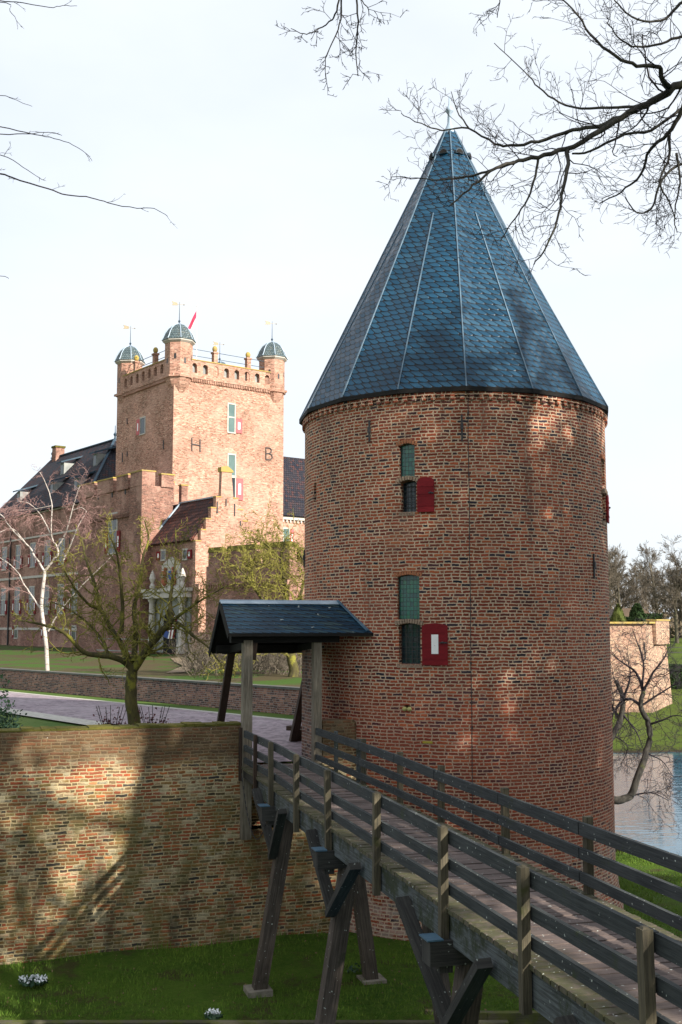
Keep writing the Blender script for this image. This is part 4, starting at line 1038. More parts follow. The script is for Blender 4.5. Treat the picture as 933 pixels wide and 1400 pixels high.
# ------------------------------------------------------------------ stepped gable house with the stone portal
hs = thing('stepped_gable_house', 'small brick house with a sunlit stepped gable and a pale stone doorway', 'house', K(-2.1, -11, -1.8))
U0, U1, VG, EZ, RZ = -4.3, .15, -11.1, 5.45, 8.3
g = MB(); cbox(g, U0, U1, VG + .3, -4.95, -3, EZ)
UM = (U0 + U1) / 2
g.prism([(U0, EZ), (U1, EZ), (UM, RZ - .1)], K(0, VG + .3, 0), KU, V(0, 0, 1), KV * .25)
mk('wall', g, M['brick_d'], hs)
steps = []; n = 5; outl = [(U0 - .05, -3)]
zz = EZ - .2; du = (UM - .42 - U0) / n
for k in range(n): outl += [(U0 - .05 + du * k, zz + k * .72), (U0 - .05 + du * (k + 1), zz + k * .72)]
top = EZ + 4.35
outl += [(UM - .42, top), (UM + .30, top)]
right = [(2 * UM - x, z) for (x, z) in outl[:-2]][::-1]
g = MB(); g.prism([(x, z) for x, z in outl + right], K(0, VG, 0), KU, V(0, 0, 1), KV * .32); gb = mk('gable', g, M['brick_k'], hs)
g = MB()
for k in range(n):
    x0, x1 = U0 - .08 + du * k, U0 - .02 + du * (k + 1); z = zz + k * .72
    cbox(g, x0, x1, VG - .03, VG + .35, z, z + .07); cbox(g, 2 * UM - x1, 2 * UM - x0, VG - .03, VG + .35, z, z + .07)
g.prism([(-.5, 0), (.42, 0), (.42, .1), (-.04, .42), (-.5, .3)], K(UM, VG - .05, top), KU, V(0, 0, 1), KV * .42)
mk('coping', g, M['lichen_cap'], gb)
for (uu_, z0, hh) in ((UM - .75, 7.1, .75), (UM + .55, 7.0, .8), (UM - .1, 7.6, .45), (UM + 1.0, 6.4, .3)):
    g = MB(); a = K(uu_, VG - .03, z0); g.beam(a, a + V(0, 0, hh), .07, .05, up=FN); mk('wall_anchor', g, M['iron'], gb)
def roofquad(nm_, a, b, c, d, mat, par, th=.12):
    g = MB(); ux = (b - a).normalized(); n = ux.cross(d - a).normalized(); up = n.cross(ux)
    if n.z < 0: n = -n
    pts = [a, b, c, d]; q = pts if (b - a).cross(d - a).z > 0 else pts[::-1]
    g.quad(q, [((p - a).dot(ux), (p - a).dot(up)) for p in q]); lo = [p - n * th for p in pts]
    g.quad([p - n * th for p in q][::-1])
    for i in range(4): g.quad([pts[i], lo[i], lo[(i + 1) % 4], pts[(i + 1) % 4]])
    return mk(nm_, g, mat, par)
r1 = roofquad('roof', K(U0 - .25, VG + .32, EZ - .1), K(U0 - .25, -4.95, EZ - .1), K(UM, -4.95, RZ), K(UM, VG + .32, RZ), M['tiles_r'], hs)
roofquad('roof', K(U1 + .2, VG + .32, EZ - .1), K(U1 + .2, -2.9, EZ - .1), K(UM, -2.9, RZ), K(UM, VG + .32, RZ), M['tiles_r'], hs)
g = MB(); g.beam(K(UM, VG + .3, RZ + .05), K(UM, -4.9, RZ + .05), .16, .08); g.beam(K(U0 - .25, -5.0, EZ), K(UM, -5.0, RZ + .05), .14, .08); mk('ridge_flashing', g, M['lead'], r1)
P1 = K(U0, 0, 0)
def hleft(px, py): return on_plane(px, py, P1, LN)
for (px, yb, yt, sh_) in ((224, 765, 753, 1), (254, 764, 752, -1)):
    a = hleft(px - 3, yb); b = hleft(px + 3, yb); t_ = hleft(px, yt); cwin(hs, (a + b) / 2 + LN * .01, -KV, LN, (b - a).length * .8, t_.z - a.z, 'pane_far', (-sh_,), cross=False, transom=0, sh=.55)
# portal: pilasters, entablature, finials, recess with patterned door
def lpt(px, py): return hleft(px, py)
ya = lpt(208, 872); yb_ = lpt(264, 872); zb = -1.75
ctr = (lpt(213, 860) + lpt(258, 860)) / 2
e1 = -KV                                                   # along the wall towards the viewer
def pb(g, x0, x1, z0, z1, o0, o1): g.pp(V(ctr.x, ctr.y, z0) + e1 * x0 + LN * o0, e1 * (x1 - x0), LN * (o1 - o0), V(0, 0, z1 - z0))
hw = (lpt(258, 860) - lpt(213, 860)).length / 2
g = MB(); pb(g, -hw - .35, hw + .35, zb, 2.3, -.1, .12); po = mk('doorway', g, M['stone_g'], hs)
for s_ in (-1, 1):
    c = V(ctr.x, ctr.y, zb) + e1 * (s_ * hw * .92) + LN * .38; g = MB()
    g.lathe([(.34, 0), (.34, .5), (.26, .55), (.22, .7), (.19, 3.2), (.27, 3.35), (.3, 3.5)], c, 14); g.lathe([(.16, 4.1), (.2, 4.3), (.1, 4.5), (.22, 4.8), (.16, 5.05), (.03, 5.35)], c, 12); mk('column', g, M['stone'], po)
g = MB(); pb(g, -hw - .5, hw + .5, 1.75, 2.15, .1, .72); pb(g, -hw - .65, hw + .65, 2.15, 2.35, .1, .85); pb(g, -hw * .55, hw * .55, 2.35, 3.9, .02, .14); g.prism([(-hw * .55, 0), (hw * .55, 0), (0, .5)], V(ctr.x, ctr.y, 3.9) + LN * .02, e1, V(0, 0, 1), LN * .14); mk('entablature', g, M['stone'], po)
g = MB()
for s_ in (-1, 1):
    b = V(ctr.x, ctr.y, 2.55) + e1 * (s_ * .62) + LN * .25
    g.ball(b + V(0, 0, .3), .2, 8, 1.5); g.ball(b + V(0, 0, .8), .17, 8, 1.2); g.ball(b + V(0, 0, 1.08) + e1 * (-s_ * .1), .12, 8); g.beam(b + V(0, 0, .75), b + V(0, 0, .95) + e1 * (s_ * .3), .08, .08); g.beam(b, b + V(0, 0, .2) + e1 * (s_ * .2), .1, .1)
mk('heraldic_beasts', g, simple('terracotta', (.22, .07, .04), (.36, .13, .07), 5), po)
g = MB(); g.prism([(-.22, .5), (.22, .5), (.22, .1), (0, -.12), (-.22, .1)], V(ctr.x, ctr.y, 3.0) + LN * .14, e1, V(0, 0, 1), LN * .05); mk('coat_of_arms', g, M['blue'], po)
g = MB(); g.prism(arch_shape(1.7, 2.9, .8), V(ctr.x, ctr.y, zb) + LN * .12, e1, V(0, 0, 1), LN * .02); mk('door_opening', g, M['blackwood'], po)
for k, (m_, x0) in enumerate((('red', -.2), ('white', .0), ('red', .2), ('white', .4), ('red', .6))):
    g = MB(); g.prism([(x0, .9), (x0 + .2, .9), (x0 + .62, 2.35), (x0 + .42, 2.35)], V(ctr.x, ctr.y, zb) + LN * .145 - e1 * .2, e1, V(0, 0, 1), LN * .03); mk('striped_door_panel', g, M[m_], po)
g = MB(); g.prism([(-.8, 1.0), (-.2, .9), (.0, 1.35), (-.5, 1.4)], V(ctr.x, ctr.y, zb) + LN * .15, e1, V(0, 0, 1), LN * .03); mk('striped_door_panel', g, M['blue'], po)
# picket gate and fence in front of the portal
fn = thing('picket_fence', 'low grey picket fence with a gate before the stone doorway', 'fence', V(ctr.x, ctr.y, zb) + LN * 3)
g = MB(); o = V(ctr.x, ctr.y, zb - .2) + LN * 3.2
for k in range(-26, 22):
    if -2 < k < 3: continue
    g.beam(o + e1 * (k * .16), o + e1 * (k * .16) + V(0, 0, 1.25), .035, .035)
g.beam(o - e1 * 4.2 + V(0, 0, .35), o + e1 * 3.5 + V(0, 0, .35), .04, .06); g.beam(o - e1 * 4.2 + V(0, 0, 1.1), o + e1 * 3.5 + V(0, 0, 1.1), .04, .06)
mk('pickets', g, M['stone_g'], fn)
for k in (-2.1, 3.0): g = MB(); g.beam(o + e1 * (k * .16), o + e1 * (k * .16) + V(0, 0, 1.6), .14, .14); mk('gate_post', g, M['stone'], fn)

# ------------------------------------------------------------------ lower crenellated wall in shade (right of the house)
cwl = thing('crenellated_wall', 'shaded crenellated brick wall between the stepped gable and the round tower', 'wall', (-4, 62, -1.8))
a = V(-8.2, 66.8, 0); b = V(-2.86, 61.0, 0); e = (b - a).normalized(); nb = V(-e.y, e.x, 0); nb = nb if nb.y > 0 else -nb; L = (b - a).length; ZT = 3.55
g = MB(); g.pp(V(a.x, a.y, -3), b - a, nb * .9, V(0, 0, ZT + 3)); g.pp(V(b.x, b.y, -3), KU * 9, V(-.1, .9, 0), V(0, 0, ZT + 3)); mk('wall', g, M['brick_d'], cwl)
for (x0, x1) in ((.2, 1.5), (2.1, 4.75), (5.45, L)):
    hh = .85; poly = [(0, 0), (x1 - x0, 0), (x1 - x0, hh), (0, hh)]
    g = MB(); g.prism(poly, V(a.x, a.y, ZT) + e * x0, e, V(0, 0, 1), nb * .45); m_ = mk('merlon', g, M['brick_d'], cwl)
    g = MB(); q = V(a.x, a.y, ZT + hh) + e * (x0 - .05) - nb * .05; g.prism([(0, 0), (.75, 0), (.70, .1), (.1, .30)], q, nb, V(0, 0, 1), e * (x1 - x0 + .1)); mk('coping', g, M['moss_cap'], m_)
g = MB(); g.pp(V(b.x, b.y, ZT) + KU * .8, KU * 2.4, KV * .45, V(0, 0, .85)); mk('merlon', g, M['brick_d'], cwl)
g = MB()
for k in range(34): q = a + e * (L * (k + .5) / 34); g.pp(V(q.x, q.y, ZT - 1.35) - nb * .14, e * .10, nb * .14, V(0, 0, .22))
g.pp(V(a.x, a.y, ZT - 1.13) - nb * .15, b - a, nb * .15, V(0, 0, .1)); mk('corbel_course', g, M['brick_d'], cwl)

# ------------------------------------------------------------------ long wing (left)
lw = thing('castle_wing', 'long shaded brick castle wing with tiled roof, red shutters and dormers at left', 'castle wing', K(4, 22, -1.8))
UF = -1.9; WD = 12; V0, V1 = 9.6, 32.2; EZ2, RZ2 = 10.0, 16.5
g = MB(); cbox(g, UF, UF + WD, V0 - 4.3, V1, -3, EZ2); g.prism([(UF, EZ2), (UF + WD, EZ2), (UF + WD / 2, RZ2 - .1)], K(0, V1, 0), KU, V(0, 0, 1), -KV * .3); mk('wall', g, M['brick_d'], lw)
g = MB(); cbox(g, UF - .15, UF, V0 - 4.2, V1 + .1, EZ2 - .3, EZ2 - .08)
cbox(g, UF - .07, UF, V0 - 4.2, V1, 4.1, 4.3); cbox(g, UF - .07, UF, V0 - 4.2, V1, 7.6, 7.75); cbox(g, UF - .05, UF, V0 - 4.2, V1, -.4, -.2); mk('stone_bands', g, M['stone'], lw)
r2 = roofquad('roof', K(UF - .35, V0 + .4, EZ2 - .15), K(UF - .35, V1 + .2, EZ2 - .15), K(UF + 6, V1 + .2, RZ2), K(UF + 6, 18.2, RZ2), M['tiles'], lw)
roofquad('roof', K(UF + WD + .3, V0 + .4, EZ2 - .15), K(UF + WD + .3, V1 + .2, EZ2 - .15), K(UF + 6, V1 + .2, RZ2), K(UF + 6, 18.2, RZ2), M['tiles'], lw)
g = MB(); a_, b_, c_ = K(UF - .35, V0 + .4, EZ2 - .15), K(UF + WD + .3, V0 + .4, EZ2 - .15), K(UF + 6, 18.2, RZ2); g.quad([a_, b_, c_], [(0, 0), (12, 0), (6, 10)]); mk('roof', g, M['tiles'], lw)
g = MB(); g.beam(K(UF - .35, V0 + .4, EZ2), K(UF + 6, 18.2, RZ2 + .08), .2, .1); g.beam(K(UF + 6, 18.2, RZ2 + .06), K(UF + 6, V1 + .2, RZ2 + .06), .22, .1); mk('ridge_flashing', g, M['zinc'], r2)
g = MB(); g.lathe([(.12, 0), (.07, .3), (.16, .5), (.04, .7), (.03, 1.3)], K(UF + 6, 18.2, RZ2), 8); mk('finial', g, M['zinc'], r2)
g = MB(); g.lathe([(.12, 0), (.07, .3), (.16, .5), (.04, .7), (.03, 1.3)], K(UF + 6, V1, RZ2), 8); mk('finial', g, M['zinc'], r2)
g = MB(); q = K(UF + 5.2, 31.0, 0); g.pp(K(UF + 5.5, 30.2, 14), KU * .9, KV * .9, V(0, 0, 3.35)); ch = mk('chimney', g, M['brick_d'], r2)
g = MB(); g.pp(K(UF + 5.42, 30.12, 17.35), KU * 1.06, KV * 1.06, V(0, 0, .18)); mk('chimney_cap', g, M['moss_cap'], ch)
def dormer(v, f, root, w_=.75):
    u = UF + 6 * f; z = EZ2 + (RZ2 - EZ2) * f; g = MB()
    g.pp(K(u, v - w_ / 2, z - .1), KU * 1.6, KV * w_, V(0, 0, 1.25)); d = mk('dormer', g, M['stone_g'], root)
    g = MB(); g.pp(K(u - .03, v - w_ * .32, z + .15), KU * .02, KV * (w_ * .64), V(0, 0, .8)); mk('pane', g, M['pane_far'], d)
    g = MB(); g.prism([(-.35, 0), (2.4, .9), (2.4, 1.05), (-.35, .12)], K(u, v - w_ / 2 - .2, z + 1.12), KU, V(0, 0, 1), KV * (w_ + .4)); mk('dormer_roof', g, M['zinc'], d)
for (v, f) in ((15.2, .18), (20.8, .22), (28.4, .2), (16.5, .56), (23.5, .56)): dormer(v, f, lw)
P2 = K(UF, 0, 0)
for row, (z0, hh, ww) in enumerate(((5.1, 2.0, 1.0), (1.0, 2.3, 1.0), (-1.1, 1.0, .7))):
    for j, v in enumerate((6.9, 9.6, 12.4, 15.2, 18.2, 21.4, 24.8, 28.2)):
        if row == 2 and j % 2: continue
        if row == 0 and j == 2: continue
        cwin(lw, K(UF - .01, v, z0), -KV, LN, ww, hh, 'pane_far', (-1, 1) if row < 2 else (-1,), transom=.55 if row < 2 else 0, cross=row < 2, smat='red', sh=.42, white=True)
for v in (8.3, 13.7): 
    g = MB(); g.beam(K(UF - .03, v, 5.8), K(UF - .03, v, 7.2), .09, .05, up=LN); mk('wall_anchor', g, M['iron'], lw)
# downpipe
g = MB(); g.beam(K(UF - .1, 26.6, -1.8), K(UF - .1, 26.6, EZ2), .12, .12, up=LN); mk('downpipe', g, M['iron'], lw)
# ------------------------------------------------------------------ right wing
rw = thing('castle_wing', 'sunlit castle wing with dark tiled roof right of the keep, partly behind the round tower', 'castle wing', K(20, 14, -1.8))
g = MB(); cbox(g, W_ + .0, 36, 10.7, 20, -3, EZ2); mk('wall', g, M['brick_k'], rw)
r3 = roofquad('roof', K(W_ - .5, 10.3, EZ2 - .1), K(36, 10.3, EZ2 - .1), K(36, 15.4, 16.2), K(W_ - .5, 15.4, 16.2), M['tiles'], rw)
roofquad('roof', K(W_ - .5, 20.4, EZ2 - .1), K(36, 20.4, EZ2 - .1), K(36, 15.4, 16.2), K(W_ - .5, 15.4, 16.2), M['tiles'], rw)
g = MB(); cbox(g, W_, 36, 10.5, 10.7, EZ2 - .45, EZ2 - .15)
for k in range(60): cbox(g, W_ + .4 * k, W_ + .4 * k + .14, 10.55, 10.7, EZ2 - .7, EZ2 - .45)
mk('eaves_course', g, M['stone'], rw)
for k, u in enumerate((17.2, 20.4, 23.6, 26.8)):
    cwin(rw, K(u, 10.69, 6.8), KU, FN, 1.3, 1.9, 'curtain', (1,), cross=True, transom=0, smat='pink', sh=.4)
for u in (16.4, 22):
    g = MB(); g.pp(K(u, 11.0, 11.1), KU * .9, KV * 1.8, V(0, 0, 1.7)); d = mk('dormer', g, M['stone'], rw)
    g = MB(); g.prism([(-.15, 0), (1.05, 0), (.45, .8)], K(u, 10.85, 12.8), KU, V(0, 0, 1), KV * 2.2); mk('dormer_roof', g, M['zinc'], d)
    g = MB(); g.pp(K(u + .15, 10.98, 11.5), KU * .6, KV * .015, V(0, 0, 1.1)); mk('pane', g, M['pane_far'], d)

# ------------------------------------------------------------------ bastion beyond the lake (right)
bs = thing('garden_bastion', 'sunlit sandy brick bastion wall rising from the lawn beyond the moat', 'wall', (18, 70, -5.5))
g = MB()
q0, q1, q2, q3 = V(8, 69.5, 0), V(19.6, 71.0, 0), V(21.85, 74.6, 0), V(20.6, 96, 0)
ZT = .12
def batter(a, b, zt, sp0, sp1):
    g.quad([V(a.x + sp0[0], a.y + sp0[1], -6.2), V(b.x + sp1[0], b.y + sp1[1], -6.2), V(b.x, b.y, zt), V(a.x, a.y, zt)])
s0, s1, s2, s3 = (0, -.5), (.15, -.5), (.45, -.1), (.5, 0)
batter(q0, q1, ZT, s0, s1); batter(q1, q2, ZT, s1, s2); batter(q2, q3, ZT, s2, s3)
g.quad([V(p.x, p.y, ZT) for p in (q0, q1, q2, q3, V(4, 96, 0))]); mk('wall', g, M['brick_y'], bs)
g = MB(); d1 = (q2 - q1).normalized(); n1 = V(d1.y, -d1.x, 0)
g.pp(V(q1.x, q1.y, -1.25) + d1 * 1.3 - n1 * .3, d1 * 3.1, n1 * .60, V(0, 0, 1.55)); mk('parapet_box', g, M['brick_y'], bs)
g = MB(); g.pp(V(q1.x, q1.y, .30) + d1 * 1.25 - n1 * .35, d1 * 3.2, n1 * .72, V(0, 0, .1)); g.beam(q0 + V(0, 0, ZT + .05), q1 + V(0, 0, ZT + .05), .5, .12); g.beam(q1 + V(0, 0, ZT + .06), q2 + V(0, 0, ZT + .06), .5, .12)
mk('coping', g, M['lichen_cap'], bs)
g = MB(); a = P(881, 878, 70.6); g.beam(a, a + V(.05, 0, -1.1), .08, .06, up=FN); mk('wall_anchor', g, M['iron'], bs)

# ------------------------------------------------------------------ foliage clumps: many leaf sized faces through a volume
def leafmesh(fn, n, size, seed, flat=False):
    r = np.random.RandomState(seed); c = fn(r, n); n = len(c)
    a = r.randn(n, 3); a /= np.linalg.norm(a, axis=1, keepdims=True); b = np.cross(a, r.randn(n, 3)); b /= np.linalg.norm(b, axis=1, keepdims=True)
    s = size * r.uniform(.6, 1.3, (n, 1)); v = np.stack([c - a * s, c + b * s * .6, c + a * s, c - b * s * .6], 1).reshape(-1, 3)
    g = MB(); g.v = v.tolist(); g.f = (np.arange(n)[:, None] * 4 + np.arange(4)).tolist(); g.u = [None] * n; return g
def cone_fn(c, r0, h, pw=1.0):
    def f(r, n):
        z = r.rand(n) ** 1.2; a = r.rand(n) * 2 * np.pi; R = r0 * np.maximum(.04, (1 - z) ** pw) * (1 - .25 * r.rand(n) ** 2) * (1 + .1 * np.sin(a * 5 + z * 9))
        return np.stack([c[0] + R * np.cos(a), c[1] + R * np.sin(a), c[2] + z * h], 1)
    return f
def box_fn(c, sz):
    def f(r, n):
        p = r.rand(n, 3) - .5; k = r.randint(0, 3, n); s = np.sign(p[np.arange(n), k]); p[np.arange(n), k] = s * (.5 - .03 * r.rand(n))
        return p * np.array(sz) + np.array(c) + r.randn(n, 3) * .03
    return f
def conif(px, yb, d, r0, h, mat, lab, pw=.75):
    b = P(px, yb, d); t = thing('clipped_yew', lab, 'conifer', b, 'clipped yews on the bastion'); 
    g = MB(); g.lathe([(r0 * .9, .0), (r0 * .86, h * .3), (r0 * .6, h * .65), (r0 * .3, h * .88), (.05, h * .97)], b, 12); g2 = leafmesh(cone_fn((b.x, b.y, b.z), r0, h, pw), 5200, .11, int(px))
    nb_ = len(g.v); g.v += g2.v; g.f += [[i + nb_ for i in f] for f in g2.f]; g.u += g2.u; mk('crown', g, mat, t)
    g = MB(); g.lathe([(.12, -.4), (.1, .4)], b, 8); mk('trunk', g, M['bark_far'], t)
conif(846, 858, 76, .62, 1.55, M['yew_y'], 'golden green cone of yew nearest the round tower on the bastion')
conif(872, 858, 78, .70, 1.65, M['yew'], 'dark green clipped yew cone in the middle of the bastion', .5)
def hedge(name, c, sz, lab, seed):
    g = MB(); g.box(c, (sz[0] * .94, sz[1] * .94, sz[2] * .96)); nb_ = len(g.v); g2 = leafmesh(box_fn(c, sz), int(900 * (sz[0] * sz[2] + sz[1] * sz[0] + sz[1] * sz[2])) , .10, seed)
    g.v += g2.v; g.f += [[i + nb_ for i in f] for f in g2.f]; g.u += g2.u
    tag(mk(name, g, M['yew'], loc=(c[0], c[1], c[2] - sz[2] / 2)), lab, 'hedge')
q = P(890, 848, 80); hedge('clipped_hedge', (q.x, q.y, q.z - .1), (1.3, 1.0, 1.0), 'small square clipped hedge on the bastion, right of the yew cones', 3)
q = P(856, 850, 82); hedge('clipped_hedge', (q.x, q.y, q.z - .1), (2.6, .8, .75), 'low clipped hedge strip behind and between the yew cones', 4)
q = P(919, 942, 84); hedge('clipped_hedge', (q.x + .3, q.y, q.z), (1.6, 2.2, 2.9), 'tall dark block hedge right of the bastion', 5)
q = P(932, 925, 94); hedge('clipped_hedge', (q.x + 1.5, q.y, q.z), (5.5, 1.5, 1.9), 'long dark hedge behind the tall hedge block', 6)
q = P(940, 975, 80); hedge('clipped_hedge', (q.x + 3.0, q.y, q.z), (4.5, 1.0, 1.0), 'low brownish hedge at the right edge of the lawn', 7)
# low shrub strip on the bastion + thatched hut
q = P(858, 845, 96); hu = thing('garden_hut', 'small brown thatched hut behind the yews', 'hut', (q.x, q.y, -2))
g = MB(); g.box((q.x, q.y, -.6), (3.6, 3, 2.6)); mk('wall', g, M['brownwood'], hu); g = MB(); g.prism([(-2.0, 0), (2.0, 0), (.9, .9), (-.9, .9)], (q.x, q.y - 2, .55), V(1, 0, 0), V(0, 0, 1), V(0, 4, 0)); mk('roof', g, M['thatch'], hu)
# fence at the field
ff = thing('field_fence', 'thin post and rail fence across the bright green field', 'fence', P(925, 905, 112))
g = MB(); 
for k in range(24):
    p0 = V(29 + k * 1.6, 112 + k * .1, ground_z(30, 112)); g.beam(p0, p0 + V(0, 0, 1.2), .1, .1)
for z in (.5, 1.0): g.beam((29, 112, ground_z(30, 112) + z), (66, 114.3, ground_z(30, 112) + z), .04, .07)
mk('pickets', g, M['iron'], ff)

# ------------------------------------------------------------------ bare trees
def unit(v): return v / (np.linalg.norm(v) + 1e-9)
def un3(x, y, z):
    l = math.sqrt(x * x + y * y + z * z) + 1e-9; return (x / l, y / l, z / l)
class Tree:
    def __init__(s, seed): s.r = np.random.RandomState(seed); s.q = random.Random(seed); s.lv = {}
    def add(s, pts, rad, lev): s.lv.setdefault(lev, []).append((np.array([tuple(p) for p in pts], float), np.array(rad, float)))
    def limb(s, p, d, L, r0, lev, maxlev, cfg, seg=None):
        n = max(3, int(L / cfg['seg'][min(lev, len(cfg['seg']) - 1)])); ga = s.q.gauss
        w = cfg['wob'][min(lev, len(cfg['wob']) - 1)]; up = cfg['up'][min(lev, len(cfg['up']) - 1)]
        x, y, z = p[0], p[1], p[2]; pts = [(x, y, z)]; d = un3(d[0], d[1], d[2]); dirs = [d]; st = L / n
        for i in range(n):
            d = un3(d[0] + ga(0, w), d[1] + ga(0, w), d[2] + ga(0, w) + up); x += d[0] * st; y += d[1] * st; z += d[2] * st
            pts.append((x, y, z)); dirs.append(d)
        tap = cfg.get('tip', .35); rad = [r0 * (1 - (1 - tap) * i / n) for i in range(n + 1)]; s.lv.setdefault(lev, []).append((pts, rad))
        s.kids(pts, dirs, rad, L, lev, maxlev, cfg)
    def kids(s, pts, dirs, rad, L, lev, maxlev, cfg):
        if lev >= maxlev: return
        q = s.q; nk = cfg['n'][lev]; nk = int(nk * q.uniform(.8, 1.25) + .5) if nk >= 1 else 0; t0 = cfg['t0'][lev]; n = len(pts) - 1
        for k in range(nk):
            t = t0 + (1 - t0) * (k + q.random()) / nk; x = min(t * n, n - 1e-3); i = int(x); f = x - i
            a, b = pts[i], pts[i + 1]; p = (a[0] + (b[0] - a[0]) * f, a[1] + (b[1] - a[1]) * f, a[2] + (b[2] - a[2]) * f); d = dirs[i]
            g0, g1, g2 = q.gauss(0, 1), q.gauss(0, 1), q.gauss(0, 1)
            pe = un3(d[1] * g2 - d[2] * g1, d[2] * g0 - d[0] * g2, d[0] * g1 - d[1] * g0); ang = R_(cfg['ang'][lev] * q.uniform(.7, 1.3)); c, sn = math.cos(ang), math.sin(ang)
            nd = (d[0] * c + pe[0] * sn, d[1] * c + pe[1] * sn, d[2] * c + pe[2] * sn)
            ln = L * cfg['len'][lev] * q.uniform(.6, 1.25) * (1 - .45 * t); rr_ = max(cfg['rmin'], min(rad[i] * .75, rad[i] * cfg['rr'][lev]))
            s.limb(p, nd, ln, rr_, lev + 1, maxlev, cfg)
    def mesh(s, levs, sides):
        grp = {}
        for l in levs:
            for (p, rd) in s.lv.get(l, []): grp.setdefault((len(p), sides[min(l, len(sides) - 1)]), []).append((p, rd))
        vs, fs = [], []; b = 0
        for (k, n), lst in grp.items():
            p = np.array([[tuple(q) for q in a[0]] for a in lst], float); rd = np.array([list(a[1]) for a in lst], float); m = len(lst)
            t = np.gradient(p, axis=1); t /= (np.linalg.norm(t, axis=2, keepdims=True) + 1e-9)
            vert = np.abs(t[:, :, 2]).mean(1) < .8; ref = np.where(vert[:, None], np.array([[.13, .21, .97]]), np.array([[.97, .2, .1]]))[:, None, :]
            a = np.cross(t, np.broadcast_to(ref, t.shape)); a /= (np.linalg.norm(a, axis=2, keepdims=True) + 1e-9); c = np.cross(t, a)
            ang = np.arange(n) * 2 * np.pi / n
            v = p[:, :, None, :] + rd[:, :, None, None] * (np.cos(ang)[None, None, :, None] * a[:, :, None, :] + np.sin(ang)[None, None, :, None] * c[:, :, None, :])
            i = np.arange(k - 1)[:, None] * n; j = np.arange(n)[None, :]; j2 = (j + 1) % n
            f = np.stack([i + j, i + j2, i + n + j2, i + n + j], -1).reshape(-1, 4)
            f = (f[None] + (np.arange(m) * k * n)[:, None, None]).reshape(-1, 4)
            vs.append(v.reshape(-1, 3)); fs.append(f + b); b += m * k * n
        if not vs: return None
        return np.concatenate(vs), np.concatenate(fs)
def np_obj(name, vf, mat, parent, origin):
    v, f = vf; me = bpy.data.meshes.new(name); v = v - np.array(origin)
    me.vertices.add(len(v)); me.vertices.foreach_set('co', v.astype(np.float32).ravel())
    me.loops.add(f.size); me.loops.foreach_set('vertex_index', f.astype(np.int32).ravel())
    me.polygons.add(len(f)); me.polygons.foreach_set('loop_start', (np.arange(len(f)) * 4).astype(np.int32)); me.polygons.foreach_set('loop_total', np.full(len(f), 4, np.int32))
    me.update(calc_edges=True); me.validate()
    return link(name, me, mat, parent, smooth=True)
def tree_obj(name, label, cat, base, T, trunk_lv, mt, mtw, group=None, sides=(8, 6, 5, 4, 3, 3), maxl=8):
    t = thing(name, label, cat, base, group)
    np_obj('trunk', T.mesh(trunk_lv, sides), mt, t, base)
    vf = T.mesh([l for l in range(maxl) if l not in trunk_lv], sides)
    if vf: np_obj('crown', vf, mtw, t, base)
    return t
# far wood edge: three kinds, copied
cfg_far = dict(seg=[1.2, 1.0, .8, .6, .5], wob=[.05, .09, .10, .12, .14], up=[.05, .10, .10, .08, .04], n=[14, 9, 8, 6, 0], t0=[.28, .2, .15, .1], ang=[48, 45, 45, 45], len=[.55, .6, .55, .55], rr=[.5, .55, .55, .6], rmin=.022, tip=.3)
protos = []
for k, hgt in enumerate((13.5, 12.0, 14.5)):
    T = Tree(20 + k); T.limb((0, 0, 0), (0, 0, 1), hgt * .8, .30, 0, 4, cfg_far); protos.append(T)
spots = [(33.5, 142, 0, 'slim bare tree just right of the round tower, nearest to it'), (38.2, 150, 1, 'broad bare tree above the golden yew cone'), (42.0, 138, 2, 'tall bare tree above the small square hedge'), (46.5, 146, 0, 'bare tree with a straight dark trunk above the parapet box'), (49.5, 133, 2, 'large bare tree with a forked crown at the right edge of the wood'), (55.0, 150, 1, 'bare tree cut by the right picture edge'), (36.0, 165, 2, 'bare tree standing further back behind the yew cones'), (45.0, 168, 1, 'bare tree further back between the two straight trunks'), (52.0, 170, 0, 'bare tree further back near the right picture edge'), (61, 160, 2, 'bare tree right of the picture edge in the wood'), (40.2, 158, 0, 'slender bare tree between the two yew cones'), (48.0, 156, 1, 'bare tree behind the parapet box, second row'), (31.5, 152, 1, 'bare tree half hidden by the round tower'), (43.8, 152, 0, 'slender bare tree behind the square hedge, second row')]
first = {}
for i, (x, y, k, lab) in enumerate(spots):
    z = ground_z(x, y) - .2
    if k not in first:
        t = tree_obj('bare_tree', lab, 'tree', (0, 0, 0), protos[k], [0], M['bark_far'], M['twig_far'], 'bare trees at the edge of the far wood', sides=(6, 4, 3, 3, 3)); first[k] = t
    else:
        t = copy_tree(first[k]); t['label'] = lab
    t.location = (x, y, z); t.rotation_euler = (0, 0, i * 1.7); s_ = .93 + .08 * math.sin(i * 2.1); t.scale = (s_, s_, s_)
